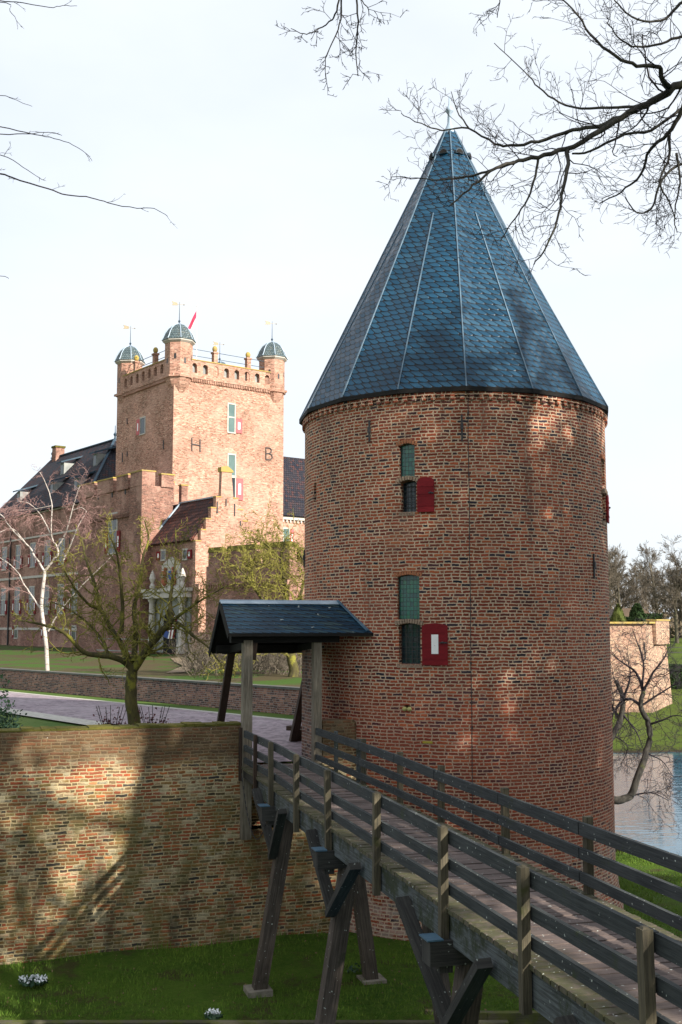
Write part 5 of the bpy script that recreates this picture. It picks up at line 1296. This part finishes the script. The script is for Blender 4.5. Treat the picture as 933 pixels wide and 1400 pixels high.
# mass of wood behind, undergrowth
T = Tree(77)
for k in range(150):
    x = T.r.uniform(20, 130); y = T.r.uniform(160, 215); T.limb((x, y, ground_z(x, y)), (0, 0, 1), T.r.uniform(5, 13), .11, 0, 2, dict(cfg_far, n=[16, 7, 0, 0, 0], ang=[38, 40, 40, 40], len=[.42, .5, .5, .5], rmin=.03))
o = np_obj('distant_wood', T.mesh([0, 1, 2], (4, 3, 3)), M['twig_far'], None, (60, 185, -2)); o.location = (60, 185, -2); tag(o, 'brown mass of bare trunks and thicket far behind the field', 'wood', kind='stuff')
def wood_fn(r, n):
    x = r.uniform(15, 150, n); y = r.uniform(150, 215, n) ; z = np.abs(r.randn(n)) * 1.5 - 1.9 + (y > 175) * r.rand(n) * 3.5
    return np.stack([x, y, z], 1)
g = leafmesh(wood_fn, 22000, .38, 9); tag(mk('undergrowth', g, M['undergrowth'], loc=(60, 175, -2)), 'brown undergrowth below the far bare trees', 'undergrowth', kind='stuff')

def thick_fn(r, n):
    px = r.uniform(262, 425, n); d = r.uniform(44, 60, n); x = (px - 466.5) / 1512 * d; h_ = .9 + .8 * np.sin(px * .07) ** 2
    z = np.array([terr_z(a, b) for a, b in zip(x, d)]) + np.abs(r.randn(n)) * h_ * .5
    return np.stack([x, d, z], 1)
T = Tree(90)
for k in range(150):
    px = T.r.uniform(255, 428); d = T.r.uniform(45, 60); x = (px - 466.5) / 1512 * d
    for j in range(4): T.limb((x, d, terr_z(x, d) - .1), (T.r.randn() * .5, T.r.randn() * .5, 1), T.r.uniform(.8, 2.2), .014, 0, 1, dict(seg=[.3, .2], wob=[.18, .2], up=[0, 0], n=[7, 0], t0=[.2, .2], ang=[40, 40], len=[.5, .5], rr=[.7, .6], rmin=.008))
o = np_obj('bare_thicket', T.mesh([0, 1], (3, 3)), M['twig_far'], None, (-4, 50, -2)); o.location = (-4, 50, -2); tag(o, 'tangle of bare brownish shoots on the castle bank seen through the gate', 'thicket', kind='stuff')

# lichened pollard in the court
def px_limb(T, pts, d0, r0, r1, lev, cfg, maxlev, dz=None, jit=.15, fromlev=None):
    """limb through picture-traced points, each at its own distance"""
    n = len(pts); ds = [d0 + (dz[i] if dz else 0) for i in range(n)]
    q = [np.array(P(x, y, ds[i])[:]) for i, (x, y) in enumerate(pts)]
    # subdivide smoothly
    out = []
    for i in range(n - 1):
        p0, p1, p2, p3 = q[max(0, i - 1)], q[i], q[i + 1], q[min(n - 1, i + 2)]
        for k in range(4):
            t = k / 4; out.append(.5 * ((2 * p1) + (-p0 + p2) * t + (2 * p0 - 5 * p1 + 4 * p2 - p3) * t * t + (-p0 + 3 * p1 - 3 * p2 + p3) * t ** 3))
    out.append(q[-1]); m = len(out); out = [o + T.r.randn(3) * jit * (0 if i in (0, m - 1) else 1) * min(.5, r0 * 2 + .02) * .25 for i, o in enumerate(out)]
    rad = r0 + (r1 - r0) * np.linspace(0, 1, m) ** .8; T.add(out, rad, lev)
    dirs = [unit(out[min(i + 1, m - 1)] - out[max(i - 1, 0)]) for i in range(m)]; L = sum(np.linalg.norm(out[i + 1] - out[i]) for i in range(m - 1))
    T.kids(out, dirs, rad, cfg.get('Lref', L), fromlev if fromlev is not None else lev, maxlev, cfg)
cfg_p = dict(seg=[.3, .12, .08, .05], wob=[.2, .24, .28, .3], up=[.0, .04, .06, .04], n=[0, 18, 6, 3, 0], t0=[.2, .12, .1, .1], ang=[50, 58, 55, 55], len=[.5, .62, .48, .45], rr=[.5, .34, .5, .6], rmin=.008, tip=.4, Lref=2.0)
T = Tree(5); D = 27.2
B = P(184, 1012, D)
px_limb(T, [(188, 1016), (184, 985), (179, 945), (181, 918)], D, .17, .135, 0, cfg_p, 0)
L1 = [([(181, 918), (172, 893), (154, 862), (139, 834), (130, 800), (118, 765), (112, 735)], .095, .02, [0, .1, .3, .4, .5, .8, 1.0]),
      ([(181, 918), (172, 905), (148, 898), (114, 891), (92, 868), (70, 857), (40, 850), (25, 848)], .10, .015, [0, -.1, -.4, -.7, -1, -1.2, -1.4, -1.5]),
      ([(166, 866), (168, 830), (165, 790), (160, 757), (150, 730)], .065, .015, [.2, .3, 0, -.2, -.3]),
      ([(183, 905), (186, 870), (184, 830), (192, 800), (195, 765), (203, 735), (198, 712)], .085, .015, [0, .3, .5, .8, 1.0, 1.1, 1.3]),
      ([(181, 918), (198, 893), (216, 870), (234, 849)], .11, .075, [0, -.1, -.3, -.4]),
      ([(234, 849), (251, 857), (266, 871), (286, 886), (300, 905)], .06, .012, [-.4, -.6, -.8, -.9, -1]),
      ([(234, 849), (233, 820), (237, 791), (241, 755), (240, 722)], .065, .014, [-.4, -.2, 0, .1, .2]),
      ([(234, 849), (250, 838), (266, 827), (290, 812), (312, 800)], .055, .012, [-.4, -.7, -.9, -1.1, -1.2]),
      ([(139, 834), (120, 825), (100, 800), (88, 780)], .05, .012, [.4, .1, -.2, -.4]),
      ([(148, 898), (140, 875), (118, 850), (98, 835), (70, 822)], .05, .012, [-.4, -.2, .2, .4, .6])]
for (pts, a, b, dz) in L1: px_limb(T, pts, D, a, b, 1, cfg_p, 4, dz)
tree_obj('lichened_tree', 'gnarled bare tree with yellow-green lichen standing on the courtyard lawn behind the wall', 'tree', tuple(B), T, [0, 1], M['bark_l'], M['twig_l'], sides=(12, 7, 4, 3, 3))
# second lichened tree by the gate
T = Tree(8); D = 44; B = P(398, 925, D)
px_limb(T, [(402, 930), (400, 905), (396, 880), (398, 850)], D, .22, .15, 0, cfg_p, 0)
cfg_q = dict(cfg_p, n=[0, 20, 7, 4, 0], Lref=3.0, rmin=.013)
for (pts, a, b, dz) in [([(398, 850), (390, 800), (385, 765), (392, 735)], .11, .03, [0, .3, .5, .6]), ([(396, 880), (378, 850), (352, 810), (330, 780), (300, 765)], .10, .02, [0, -.5, -1, -1.3, -1.6]), ([(398, 850), (412, 810), (418, 780), (405, 745)], .1, .02, [0, .3, .5, .4]), ([(400, 900), (375, 885), (345, 880), (318, 900), (300, 915)], .09, .02, [0, -.4, -.8, -1, -1.2]), ([(398, 870), (415, 850), (430, 830)], .09, .03, [0, .2, .4]), ([(385, 765), (365, 745), (350, 738)], .05, .02, [.5, .2, 0]), ([(352, 810), (345, 785), (355, 765)], .05, .02, [-1, -1.2, -1.2])]:
    px_limb(T, pts, D, a, b, 1, cfg_q, 4, dz)
tree_obj('lichened_tree', 'bare mossy tree behind the small slate gate roof, left of the round tower', 'tree', tuple(B), T, [0, 1], M['bark_l'], M['twig_l'], sides=(10, 6, 4, 3, 3))
# birch
T = Tree(12); D = 50
cfg_b = dict(seg=[.5, .35, .3, .28], wob=[.1, .16, .2, .12], up=[.0, .02, -.05, -.16], n=[0, 9, 8, 4, 0], t0=[.3, .25, .1, .1], ang=[40, 48, 50, 35], len=[.5, .5, .5, .6], rr=[.5, .35, .35, .5], rmin=.007, tip=.25, Lref=3.6)
z2 = lambda l: [(x / 4.375, 600 + y / 4.375) for x, y in l]
px_limb(T, [(66, 926)] + z2([(285, 1390), (275, 1200), (250, 1010), (262, 870), (270, 790)]), D, .105, .07, 0, cfg_b, 0, jit=.05)
for (l, a, b, dz) in [([(270, 790), (220, 720), (180, 650), (90, 560), (0, 450), (-60, 420)], .055, .018, [0, .2, .4, .6, .9, 1]), ([(270, 790), (325, 720), (350, 700), (340, 640), (310, 580), (312, 400), (290, 300), (240, 200)], .06, .015, [0, -.2, -.3, -.3, -.3, -.2, 0, .1]), ([(345, 650), (400, 550), (430, 430), (455, 350), (480, 280)], .042, .012, [-.3, -.5, -.8, -.9, -1]), ([(378, 730), (430, 620), (470, 520), (520, 430)], .04, .012, [-.4, -.5, -.4, -.3]),
                       ([(245, 1020), (200, 950), (150, 880), (100, 790), (0, 710), (-60, 690)], .045, .015, [0, .3, .5, .5, .6, .7]), ([(310, 580), (250, 460), (180, 390), (120, 375)], .035, .01, [-.3, .1, .4, .5]), ([(290, 1150), (340, 1060), (400, 980), (500, 870), (600, 770), (680, 690)], .04, .010, [0, -.3, -.6, -.9, -1.2, -1.4]), ([(150, 620), (80, 540), (0, 560), (-50, 600)], .03, .01, [.4, .2, 0, 0]), ([(312, 400), (200, 420), (80, 430)], .025, .008, [-.2, .2, .5]), ([(430, 430), (490, 410), (520, 440)], .02, .008, [-.8, -1, -1.1])]:
    px_limb(T, z2(l), D, a, b, 1, cfg_b, 4, dz, jit=.4)
t = thing('birch_tree', 'white-barked birch with drooping reddish twigs in front of the long castle wing', 'tree', tuple(P(66, 926, D)))
bb = P(66, 926, D)[:]
np_obj('trunk', T.mesh([0], (12,)), M['birch'], t, bb); np_obj('limbs', T.mesh([1], (12, 7)), M['birch'], t, bb); np_obj('twigs', T.mesh([2, 3, 4], (4, 3, 3, 3, 3)), M['birch_t'], t, bb)
# leaning tree at the water, right of the tower
T = Tree(33); D = 34
cfg_w = dict(cfg_p, n=[0, 13, 6, 3, 0], Lref=2.6, rmin=.006, wob=[.2, .14, .16, .2], len=[.5, .60, .5, .5], up=[0, 0, .0, -.03])
px_limb(T, [(790, 1100), (820, 1093), (845, 1094), (862, 1088), (870, 1068), (882, 1035), (889, 1005), (885, 985), (876, 965), (880, 945)], D, .145, .07, 0, cfg_w, 0, [.6, .3, 0, 0, -.1, -.1, 0, 0, 0, 0], jit=.1)
for (pts, a, b, dz) in [([(880, 945), (870, 920), (850, 905), (838, 895)], .06, .012, [0, .3, .5, .6]), ([(880, 945), (893, 920), (905, 905), (918, 880)], .05, .010, [0, -.3, -.5, -.6]), ([(889, 990), (905, 985), (925, 978), (945, 985)], .04, .01, [0, -.3, -.5, -.7]), ([(876, 965), (860, 955), (842, 968), (835, 990)], .06, .015, [0, .2, .4, .6]), ([(885, 1030), (905, 1040), (920, 1060)], .03, .008, [0, -.2, -.4]), ([(862, 1088), (890, 1084), (915, 1095)], .035, .008, [0, -.2, -.3]), ([(878, 940), (880, 905), (872, 880), (866, 862)], .04, .01, [0, .1, .3, .3]), ([(876, 965), (900, 950), (925, 935), (945, 930)], .04, .01, [0, -.2, -.5, -.8])]:
    px_limb(T, pts, D, a, b, 1, cfg_w, 4, dz)
B = P(790, 1100, D + .6); tree_obj('leaning_tree', 'bent bare tree leaning over the water just right of the round tower', 'tree', tuple(B), T, [0], M['bark_oak'], M['twig'], sides=(10, 6, 4, 3, 3))
T = Tree(34)
px_limb(T, [(800, 1075), (815, 1040), (835, 1010), (848, 985), (852, 955), (842, 930)], 36, .16, .06, 0, cfg_w, 0, jit=.1)
for (pts, a, b, dz) in [([(848, 985), (835, 960), (830, 930)], .06, .012, [0, .3, .5]), ([(852, 955), (862, 925), (858, 900)], .05, .010, [0, -.3, -.5]), ([(850, 975), (870, 1000), (880, 1025)], .04, .010, [0, -.3, -.5]), ([(838, 1005), (858, 1020), (850, 1045)], .03, .010, [0, -.2, -.2])]: px_limb(T, pts, 36, a, b, 1, cfg_w, 4, dz)
tree_obj('waterside_tree', 'darker bare tree half hidden behind the right side of the round tower', 'tree', tuple(P(800, 1075, 36)), T, [0], M['bark_oak'], M['twig'], sides=(10, 6, 4, 3, 3))

# near oak whose boughs hang into the picture from the right; its trunk stands beside the bridge
T = Tree(41); D = 8.0
cfg_o = dict(seg=[.3, .10, .06, .04, .03], wob=[.1, .20, .24, .25, .25], up=[0, .02, .05, .05, .0], n=[0, 22, 5, 3, 0, 0], t0=[.2, .10, .15, .2, .2], ang=[50, 48, 50, 48, 45], len=[.5, .42, .52, .55, .5], rr=[.5, .32, .45, .6, .7], rmin=.0024, tip=.42, Lref=1.25)
TB = V(7.4, 7.2, ground_z(7.4, 7.2))
def seg3(a, b, n=6, w=.08):
    a, b = np.array(a[:]), np.array(b[:]); return [a + (b - a) * i / n + T.r.randn(3) * w * (0 < i < n) for i in range(n + 1)]
T.add(seg3(TB - V(0, 0, .3), TB + V(.1, .2, 10.5), 10, .06), np.linspace(.34, .17, 11), 0)
root_pts = {}
off = P(990, 70, D + .2)
T.add(seg3(TB + V(.05, .1, 5.2), off, 5, .06), np.linspace(.14, .055, 6), 1)
def o_(pts, a, b, dz, n1=None, d=D, lev=1, ml=4):
    c = dict(cfg_o)
    if d < 7: c['Lref'] = .62
    if n1 is not None: c['n'] = [0, n1 * .55, 4.4, 2, 0, 0]
    px_limb(T, pts, d, a * .0053 * d / 8, b * .0053 * d / 8, lev, c, ml, dz, jit=.25)
o_([(990, 70), (960, 98), (933, 113), (890, 139), (860, 155), (821, 178), (774, 204), (736, 215), (700, 222), (670, 234), (641, 261), (614, 282)], 7.6, .9, [.2, .1, 0, 0, -.05, -.1, -.2, -.3, -.3, -.4, -.4, -.5], 40)
o_([(855, 158), (819, 172), (783, 178), (736, 193), (700, 199), (676, 196), (641, 175), (605, 178), (576, 169), (549, 155)], 3.6, .6, [0, .1, .2, .3, .4, .4, .5, .5, .5, .6], 30)
o_([(895, 136), (872, 145), (845, 146), (795, 148), (765, 140), (736, 119), (718, 98), (676, 59)], 3.0, .6, [0, .1, .3, .5, .6, .6, .7, .8], 30)
o_([(915, 120), (905, 108), (902, 92), (872, 89), (842, 77), (807, 47), (790, 20), (765, -5)], 4.2, .8, [0, -.2, -.3, -.4, -.5, -.5, -.6, -.6], 30)
o_([(950, 120), (933, 151), (913, 184), (890, 204), (875, 240), (850, 262), (820, 278)], 4.4, .8, [.1, .2, .3, .4, .5, .6, .7], 26)
o_([(913, 184), (916, 213), (902, 249), (915, 275), (925, 300)], 2.6, .7, [.3, .3, .2, .2, .1], 22)
o_([(776, 206), (777, 225), (768, 267), (765, 290), (750, 332), (730, 362)], 3.4, .8, [-.2, -.3, -.4, -.4, -.5, -.5], 22)
o_([(783, 210), (807, 207), (854, 184), (890, 178), (940, 142)], 1.4, 2.4, [-.2, -.1, 0, .2, .3], 12)
o_([(736, 217), (730, 249), (718, 279), (700, 305), (684, 330)], 2.0, .6, [-.3, -.3, -.4, -.5, -.6], 12)
o_([(703, 222), (680, 230), (659, 237), (629, 243), (600, 246), (570, 243), (534, 242)], 2.6, .5, [-.3, -.2, -.1, 0, .1, .2, .3], 16)
o_([(1000, 20), (960, 40), (933, 50), (905, 59), (870, 65), (845, 50), (830, 30)], 3.4, .7, [.5, .4, .3, .2, .1, 0, 0], 26)
o_([(1000, 240), (960, 235), (933, 225), (905, 245), (890, 285), (870, 290), (855, 270)], 3.2, .7, [.5, .4, .3, .2, .1, 0, 0], 26)
o_([(960, -10), (930, 5), (910, 25), (880, 30), (850, 12), (835, -10)], 3.0, .8, [.5, .4, .3, .2, .1, 0], 22)
o_([(641, 175), (625, 150), (617, 125)], 1.4, .5, [.5, .5, .5], 6)
o_([(925, 210), (930, 250), (922, 290), (926, 318)], 2.0, .6, [.3, .2, .2, .1], 14)
# upper boughs that reach over and droop at the top of the picture
T.add([np.array(q[:]) for q in (TB + V(.1, .2, 10), P(800, -220, 7.4), P(620, -200, 6.8), P(520, -120, 6.4), P(487, -10, 6.3))], np.array([.12, .07, .045, .022, .010]), 1)
T.add([np.array(q[:]) for q in (P(800, -220, 7.4), P(720, -120, 7.0), P(684, -10, 6.9))], np.array([.04, .02, .006]), 1)
T.add([np.array(q[:]) for q in (P(620, -200, 6.8), P(540, -150, 6.5), P(467, -12, 6.4))], np.array([.03, .02, .006]), 1)
o_([(487, -10), (490, 30), (487, 71), (490, 104)], 1.7, .6, [0, 0, .1, .1], 9, d=6.3)
o_([(467, -12), (460, 15), (451, 30), (430, 42), (416, 47), (398, 39)], 1.6, .5, [.1, .1, .2, .2, .2, .2], 12, d=6.3)
o_([(467, -12), (466, 25), (457, 53), (445, 80), (445, 98)], 1.5, .5, [.1, .2, .2, .2, .3], 12, d=6.3)
o_([(487, -10), (502, 10), (505, 22)], 1.0, .5, [0, 0, .1], 6, d=6.3)
o_([(684, -10), (683, 8), (680, 24)], 1.0, .6, [0, 0, 0], 5, d=6.9)
# the rest of its crown above the picture
cfg_c = dict(seg=[.5, .4, .3, .2], wob=[.1, .18, .2, .2], up=[.05, .04, .04, .04], n=[14, 9, 8, 5, 0], t0=[.45, .2, .15, .1], ang=[55, 50, 50, 45], len=[.45, .55, .5, .5], rr=[.5, .5, .5, .5], rmin=.008, tip=.3)
Tc = Tree(43); Tc.limb(np.array(TB[:]) + [.1, .2, 7.5], (.05, -.1, 1), 6.5, .17, 0, 4, cfg_c)
for l, lst in Tc.lv.items():
    for (p_, rd) in lst:
        p_ = np.array(p_); rd = np.array(rd)
        if np.max(p_[:, 2] / np.maximum(p_[:, 1], .5) - .60) > 0 and np.min(np.abs(p_[:, 0]) / np.maximum(p_[:, 1], .3)) > .36: T.add(p_, rd, 5)
t = thing('oak_tree', 'bare oak with long dark boughs reaching in front of the tower roof from the right', 'tree', tuple(TB))
np_obj('trunk', T.mesh([0], (14,)), M['bark_oak'], t, TB[:]); np_obj('boughs', T.mesh([1], (8, 8)), M['bark_oak'], t, TB[:]); np_obj('twigs', T.mesh([2, 3, 4, 5], (5, 5, 4, 3, 3, 3)), M['twig'], t, TB[:])
# left tree: only its outermost twigs reach the picture
T = Tree(51); TB2 = V(-4.6, 4.2, ground_z(-4.6, 4.2)); z7 = lambda l: [(x / 3.5, y / 3.5) for x, y in l]
T.add(seg3(TB2 - V(0, 0, .3), TB2 + V(0, .1, 8), 8, .05), np.linspace(.22, .10, 9), 0)
cfg_l = dict(cfg_o, rmin=.0012, n=[0, 5, 2, 1, 0], len=[.5, .16, .3, .4, .5], Lref=.7, ang=[40, 30, 40, 40])
def l_(pts, a, b, n1=4, zoff=3.0):
    c = dict(cfg_l); c['n'] = [0, n1, 2, 0, 0]
    p0 = pts[0]; px_limb(T, [(-170, p0[1] + 10), (-70, p0[1] - 4)] + z7([(x, y) for x, y in [(q[0] * 3.5, q[1] * 3.5) for q in pts]]), 4.6, .0045 * a / 1.6, b * .0019, 1, c, 3, [-.2, -.1] + [0] * len(pts), jit=.15)
    q = P(-170, p0[1] + 10, 4.4); T.add(seg3(TB2 + V(0, .1, q.z - TB2.z - 1.0), q, 4, .03), np.linspace(.035, .0045 * a / 1.6, 5), 1)
l_(z7([(0, 832), (60, 850), (230, 903), (320, 932), (440, 946), (520, 971), (655, 995), (738, 998), (803, 1035)]), 1.6, .6, 7)
l_(z7([(0, 607), (150, 640), (240, 657), (330, 684), (410, 730), (442, 771)]), 1.1, .5, 3)
l_(z7([(0, 643), (140, 640), (200, 633), (258, 637), (298, 649)]), 1.1, .5, 3)
l_(z7([(0, 455), (60, 472), (155, 509)]), .9, .5, 2)
l_(z7([(0, 5), (75, 10), (235, 34), (300, 28), (370, 28)]), 1.2, .5, 2)
l_(z7([(30, 15), (48, 52), (76, 90), (85, 140)]), .9, .4, 1)
l_(z7([(0, 740), (110, 800), (190, 852), (218, 865)]), 1.0, .4, 3)
l_(z7([(0, 1320), (42, 1334)]), .9, .5, 0)
t = thing('bare_tree', 'nearby bare tree whose thin twigs enter at the upper left edge', 'tree', tuple(TB2))
np_obj('trunk', T.mesh([0], (12,)), M['bark_oak'], t, TB2[:]); np_obj('twigs', T.mesh([1, 2, 3], (6, 6, 4, 4)), M['twig'], t, TB2[:])

# wooded near bank to the right of the camera: the trees that shade the tower and the bridge
cfg_s = dict(seg=[1.0, .8, .6, .5, .4], wob=[.06, .14, .18, .2, .22], up=[.04, .06, .04, .03, 0], n=[24, 11, 8, 5, 0], t0=[.2, .15, .12, .1], ang=[58, 48, 45, 45], len=[.36, .55, .52, .5], rr=[.45, .5, .5, .5], rmin=.023, tip=.5)
sp = []
for k, hh in enumerate((21.5, 22.5)):
    T = Tree(60 + k); T.limb((0, 0, 0), (0, 0, 1), hh * .85, .34, 0, 4, cfg_s); sp.append(T)
SH = [(11.5, 6.0, 0), (17.0, 9.0, 1), (21.5, 11.0, 0), (25.0, 7.5, 1), (16.5, 2.5, 1), (10.0, -1.5, 0), (21.0, 3.5, 0), (14.2, 8.2, 1), (19.3, 10.2, 0)]
fs_ = {}
for i, (x, y, k) in enumerate(SH):
    lab = ['bare oak on the near bank closest to the bridge', 'tall bare oak on the near bank, second from the bridge', 'bare oak on the near bank furthest towards the lake', 'tall bare oak on the near bank, outermost on the right', 'tall bare oak in the back row of the near bank trees, nearest the bridge', 'bare oak on the near bank beside the camera', 'bare oak in the back row of the near bank trees, on the right', 'tall bare oak between the two nearest trees of the front row', 'bare oak in the front row, between the second and the furthest tree'][i]
    if k not in fs_: t = tree_obj('oak_tree', lab, 'tree', (0, 0, 0), sp[k], [0], M['bark_oak'], M['twig'], 'trees on the near bank', sides=(8, 5, 4, 3, 3)); fs_[k] = t
    else: t = copy_tree(fs_[k]); t['label'] = lab
    t.location = (x, y, ground_z(x, y) - .2); t.rotation_euler = (0, 0, i * 2.1 + .4)

# ------------------------------------------------------------------ small plants
def blob_fn(c, rad):
    def f(r, n):
        p = r.randn(n, 3); p /= np.linalg.norm(p, axis=1, keepdims=True); p *= (r.rand(n, 1) ** .4) * (1 + .35 * np.sin(p[:, :1] * 7) * np.cos(p[:, 1:2] * 6)); p[:, 2] = np.abs(p[:, 2]); return p * np.array(rad) + np.array(c)
    return f
b = V(-7.85, 25.3, CZ); t = thing('evergreen_shrub', 'blue-green evergreen shrub behind the wall at the left edge', 'shrub', b)
mk('leaves', leafmesh(blob_fn(tuple(b), (.62, .5, 1.35)), 1500, .05, 2), M['ever'], t); g = MB(); g.lathe([(.03, 0), (.02, .8)], b, 6); mk('stem', g, M['bark_oak'], t)
for (px, s_, lab, lo) in ((152, .32, 'low dark red shrub left of the lichened tree trunk', 0), (210, .38, 'low dark red shrub right of the lichened tree trunk', 1)):
    b = P(px, 1006, 27.0); b.z = CZ; t = thing('red_shrub', lab, 'shrub', b); mk('leaves', leafmesh(blob_fn(tuple(b), (s_ * 1.4, s_, .72)), 420, .035, 5 + lo), M['redleaf'], t)
    g = MB()
    for k in range(7): a = k * .9; g.tube([b, b + V(.25 * math.cos(a), .2 * math.sin(a), .45), b + V(.38 * math.cos(a), .3 * math.sin(a), .85)], .008, 4)
    mk('stem', g, M['bark_oak'], t)
def ground_pt(px, py, z):
    r = ray(px, py); return r * (z / r.z)
for (px, py, n, rad, lab) in ((45, 1347, 60, .19, 'larger white snowdrop clump on the grass at lower left'), (292, 1394, 34, .10, 'small white snowdrop clump at the bottom edge of the grass')):
    b = ground_pt(px, py, GZ); t = thing('snowdrop_clump', lab, 'flowers', b, 'snowdrop clumps on the moat bank')
    def fn_(r, n): a = r.rand(n) * 6.28; q = rad * r.rand(n) ** .5; return np.stack([b.x + q * np.cos(a) * 1.3, b.y + q * np.sin(a), b.z + .09 + .05 * r.rand(n)], 1)
    mk('flowers', leafmesh(fn_, n * 2, .028, int(px)), M['petal'], t); mk('leaves', leafmesh(lambda r, n: fn_(r, n) - np.array([0, 0, .05]), 160, .05, 3), M['ever'], t)
T = Tree(97)
def weed(x, y, s_, lab):
    b = V(x, y, ground_z(x, y)); t = thing('weed_tuft', lab, 'weed', b, 'weeds at the foot of the brickwork')
    mk('leaves', leafmesh(lambda r, n: np.stack([b.x + r.randn(n) * s_, b.y + r.randn(n) * s_ * .7, b.z + .03 + np.abs(r.randn(n)) * s_ * .7], 1), 70, .035, int(abs(x * 100))), M['ever'], t)
q = ground_pt(250, 1292, GZ); weed(q.x, q.y, .10, 'low green weed at the wall foot left of the first trestle leg')
q = ground_pt(208, 1293, GZ); weed(q.x, q.y, .07, 'smaller green weed at the foot of the moat wall, further left')
q = ground_pt(490, 1335, GZ); weed(q.x, q.y, .09, 'green weed beside the concrete footing of the far trestle leg')
# litter of fallen leaves on the bank
def lf(r, n):
    x = r.uniform(-9, 9, n); y = r.uniform(18, 30, n); w_ = (y - A0.y) * .945 - (x - A0.x) * .327; dT = np.hypot(x - TC.x, y - TC.y)
    ok = (w_ < -.05) & (dT > TR + .2) | ((dT > TR + .2) & (dT < 7.2) & (x > 5)); ok &= (x < 2.7) | (dT < 7.3); x, y = x[ok], y[ok]
    return np.stack([x, y, [ground_z(a, b) + .035 for a, b in zip(x, y)]], 1)
tag(mk('fallen_leaves', leafmesh(lf, 1500, .022, 31), simple('dry leaves', (.10, .06, .03), (.26, .18, .10), 14), loc=(0, 21, GZ)), 'scattered dry brown leaves on the grass of the moat bank', 'leaves', kind='stuff')
# ragged grass on the moat bank
r = np.random.RandomState(4); N = 90000
x = r.uniform(-9, 12, N); y = r.uniform(17.9, 33, N)
ok = (np.hypot(x - TC.x, y - TC.y) > TR + .2) & (((x < 2.9) & ((y - A0.y) * .945 - (x - A0.x) * .327 < -.02)) | (np.hypot(x - TC.x, y - TC.y) < 7.4))
ok &= ~((x < 2.5) & ((y - A0.y) * .945 - (x - A0.x) * .327 > -.02)); x, y = x[ok], y[ok]; n = len(x)
z = np.array([ground_z(a, b) for a, b in zip(x, y)]) - .005
pn_ = np.sin(x * 1.3 + 1.7 * np.sin(y * 1.1)) + np.sin(y * 2.1 + 1.3 * np.sin(x * 1.9)) + .6 * np.sin(x * 4.3 + y * 3.1) + r.randn(n) * .35
keep = (z > -6.45) & (pn_ > -.75); x, y, z = x[keep], y[keep], z[keep]; n = len(x)
clump = .5 + .5 * np.sin(x * 2.3 + np.sin(y * 1.7)) * np.cos(y * 2.9 + x); wd = (A0.y - y) * .945 + (x - A0.x) * .327; hgt = (.03 + .05 * r.rand(n)) * (.6 + .8 * clump) * (1 + 1.6 * np.exp(-np.abs(wd) / .12)); a = r.rand(n) * 6.28
bx, by = np.cos(a) * .008, np.sin(a) * .008; lx, ly = r.randn(n) * .02, r.randn(n) * .02
v = np.stack([np.stack([x - bx, y - by, z], 1), np.stack([x + bx, y + by, z], 1), np.stack([x + lx + bx * .2, y + ly, z + hgt], 1), np.stack([x + lx - bx * .2, y + ly, z + hgt], 1)], 1).reshape(-1, 3)
o = np_obj('grass', (v, np.arange(4 * n).reshape(-1, 4)), M['blades'], None, (0, 20, GZ)); o.location = (0, 20, GZ); tag(o, 'short ragged green grass covering the moat bank', 'grass', kind='stuff')
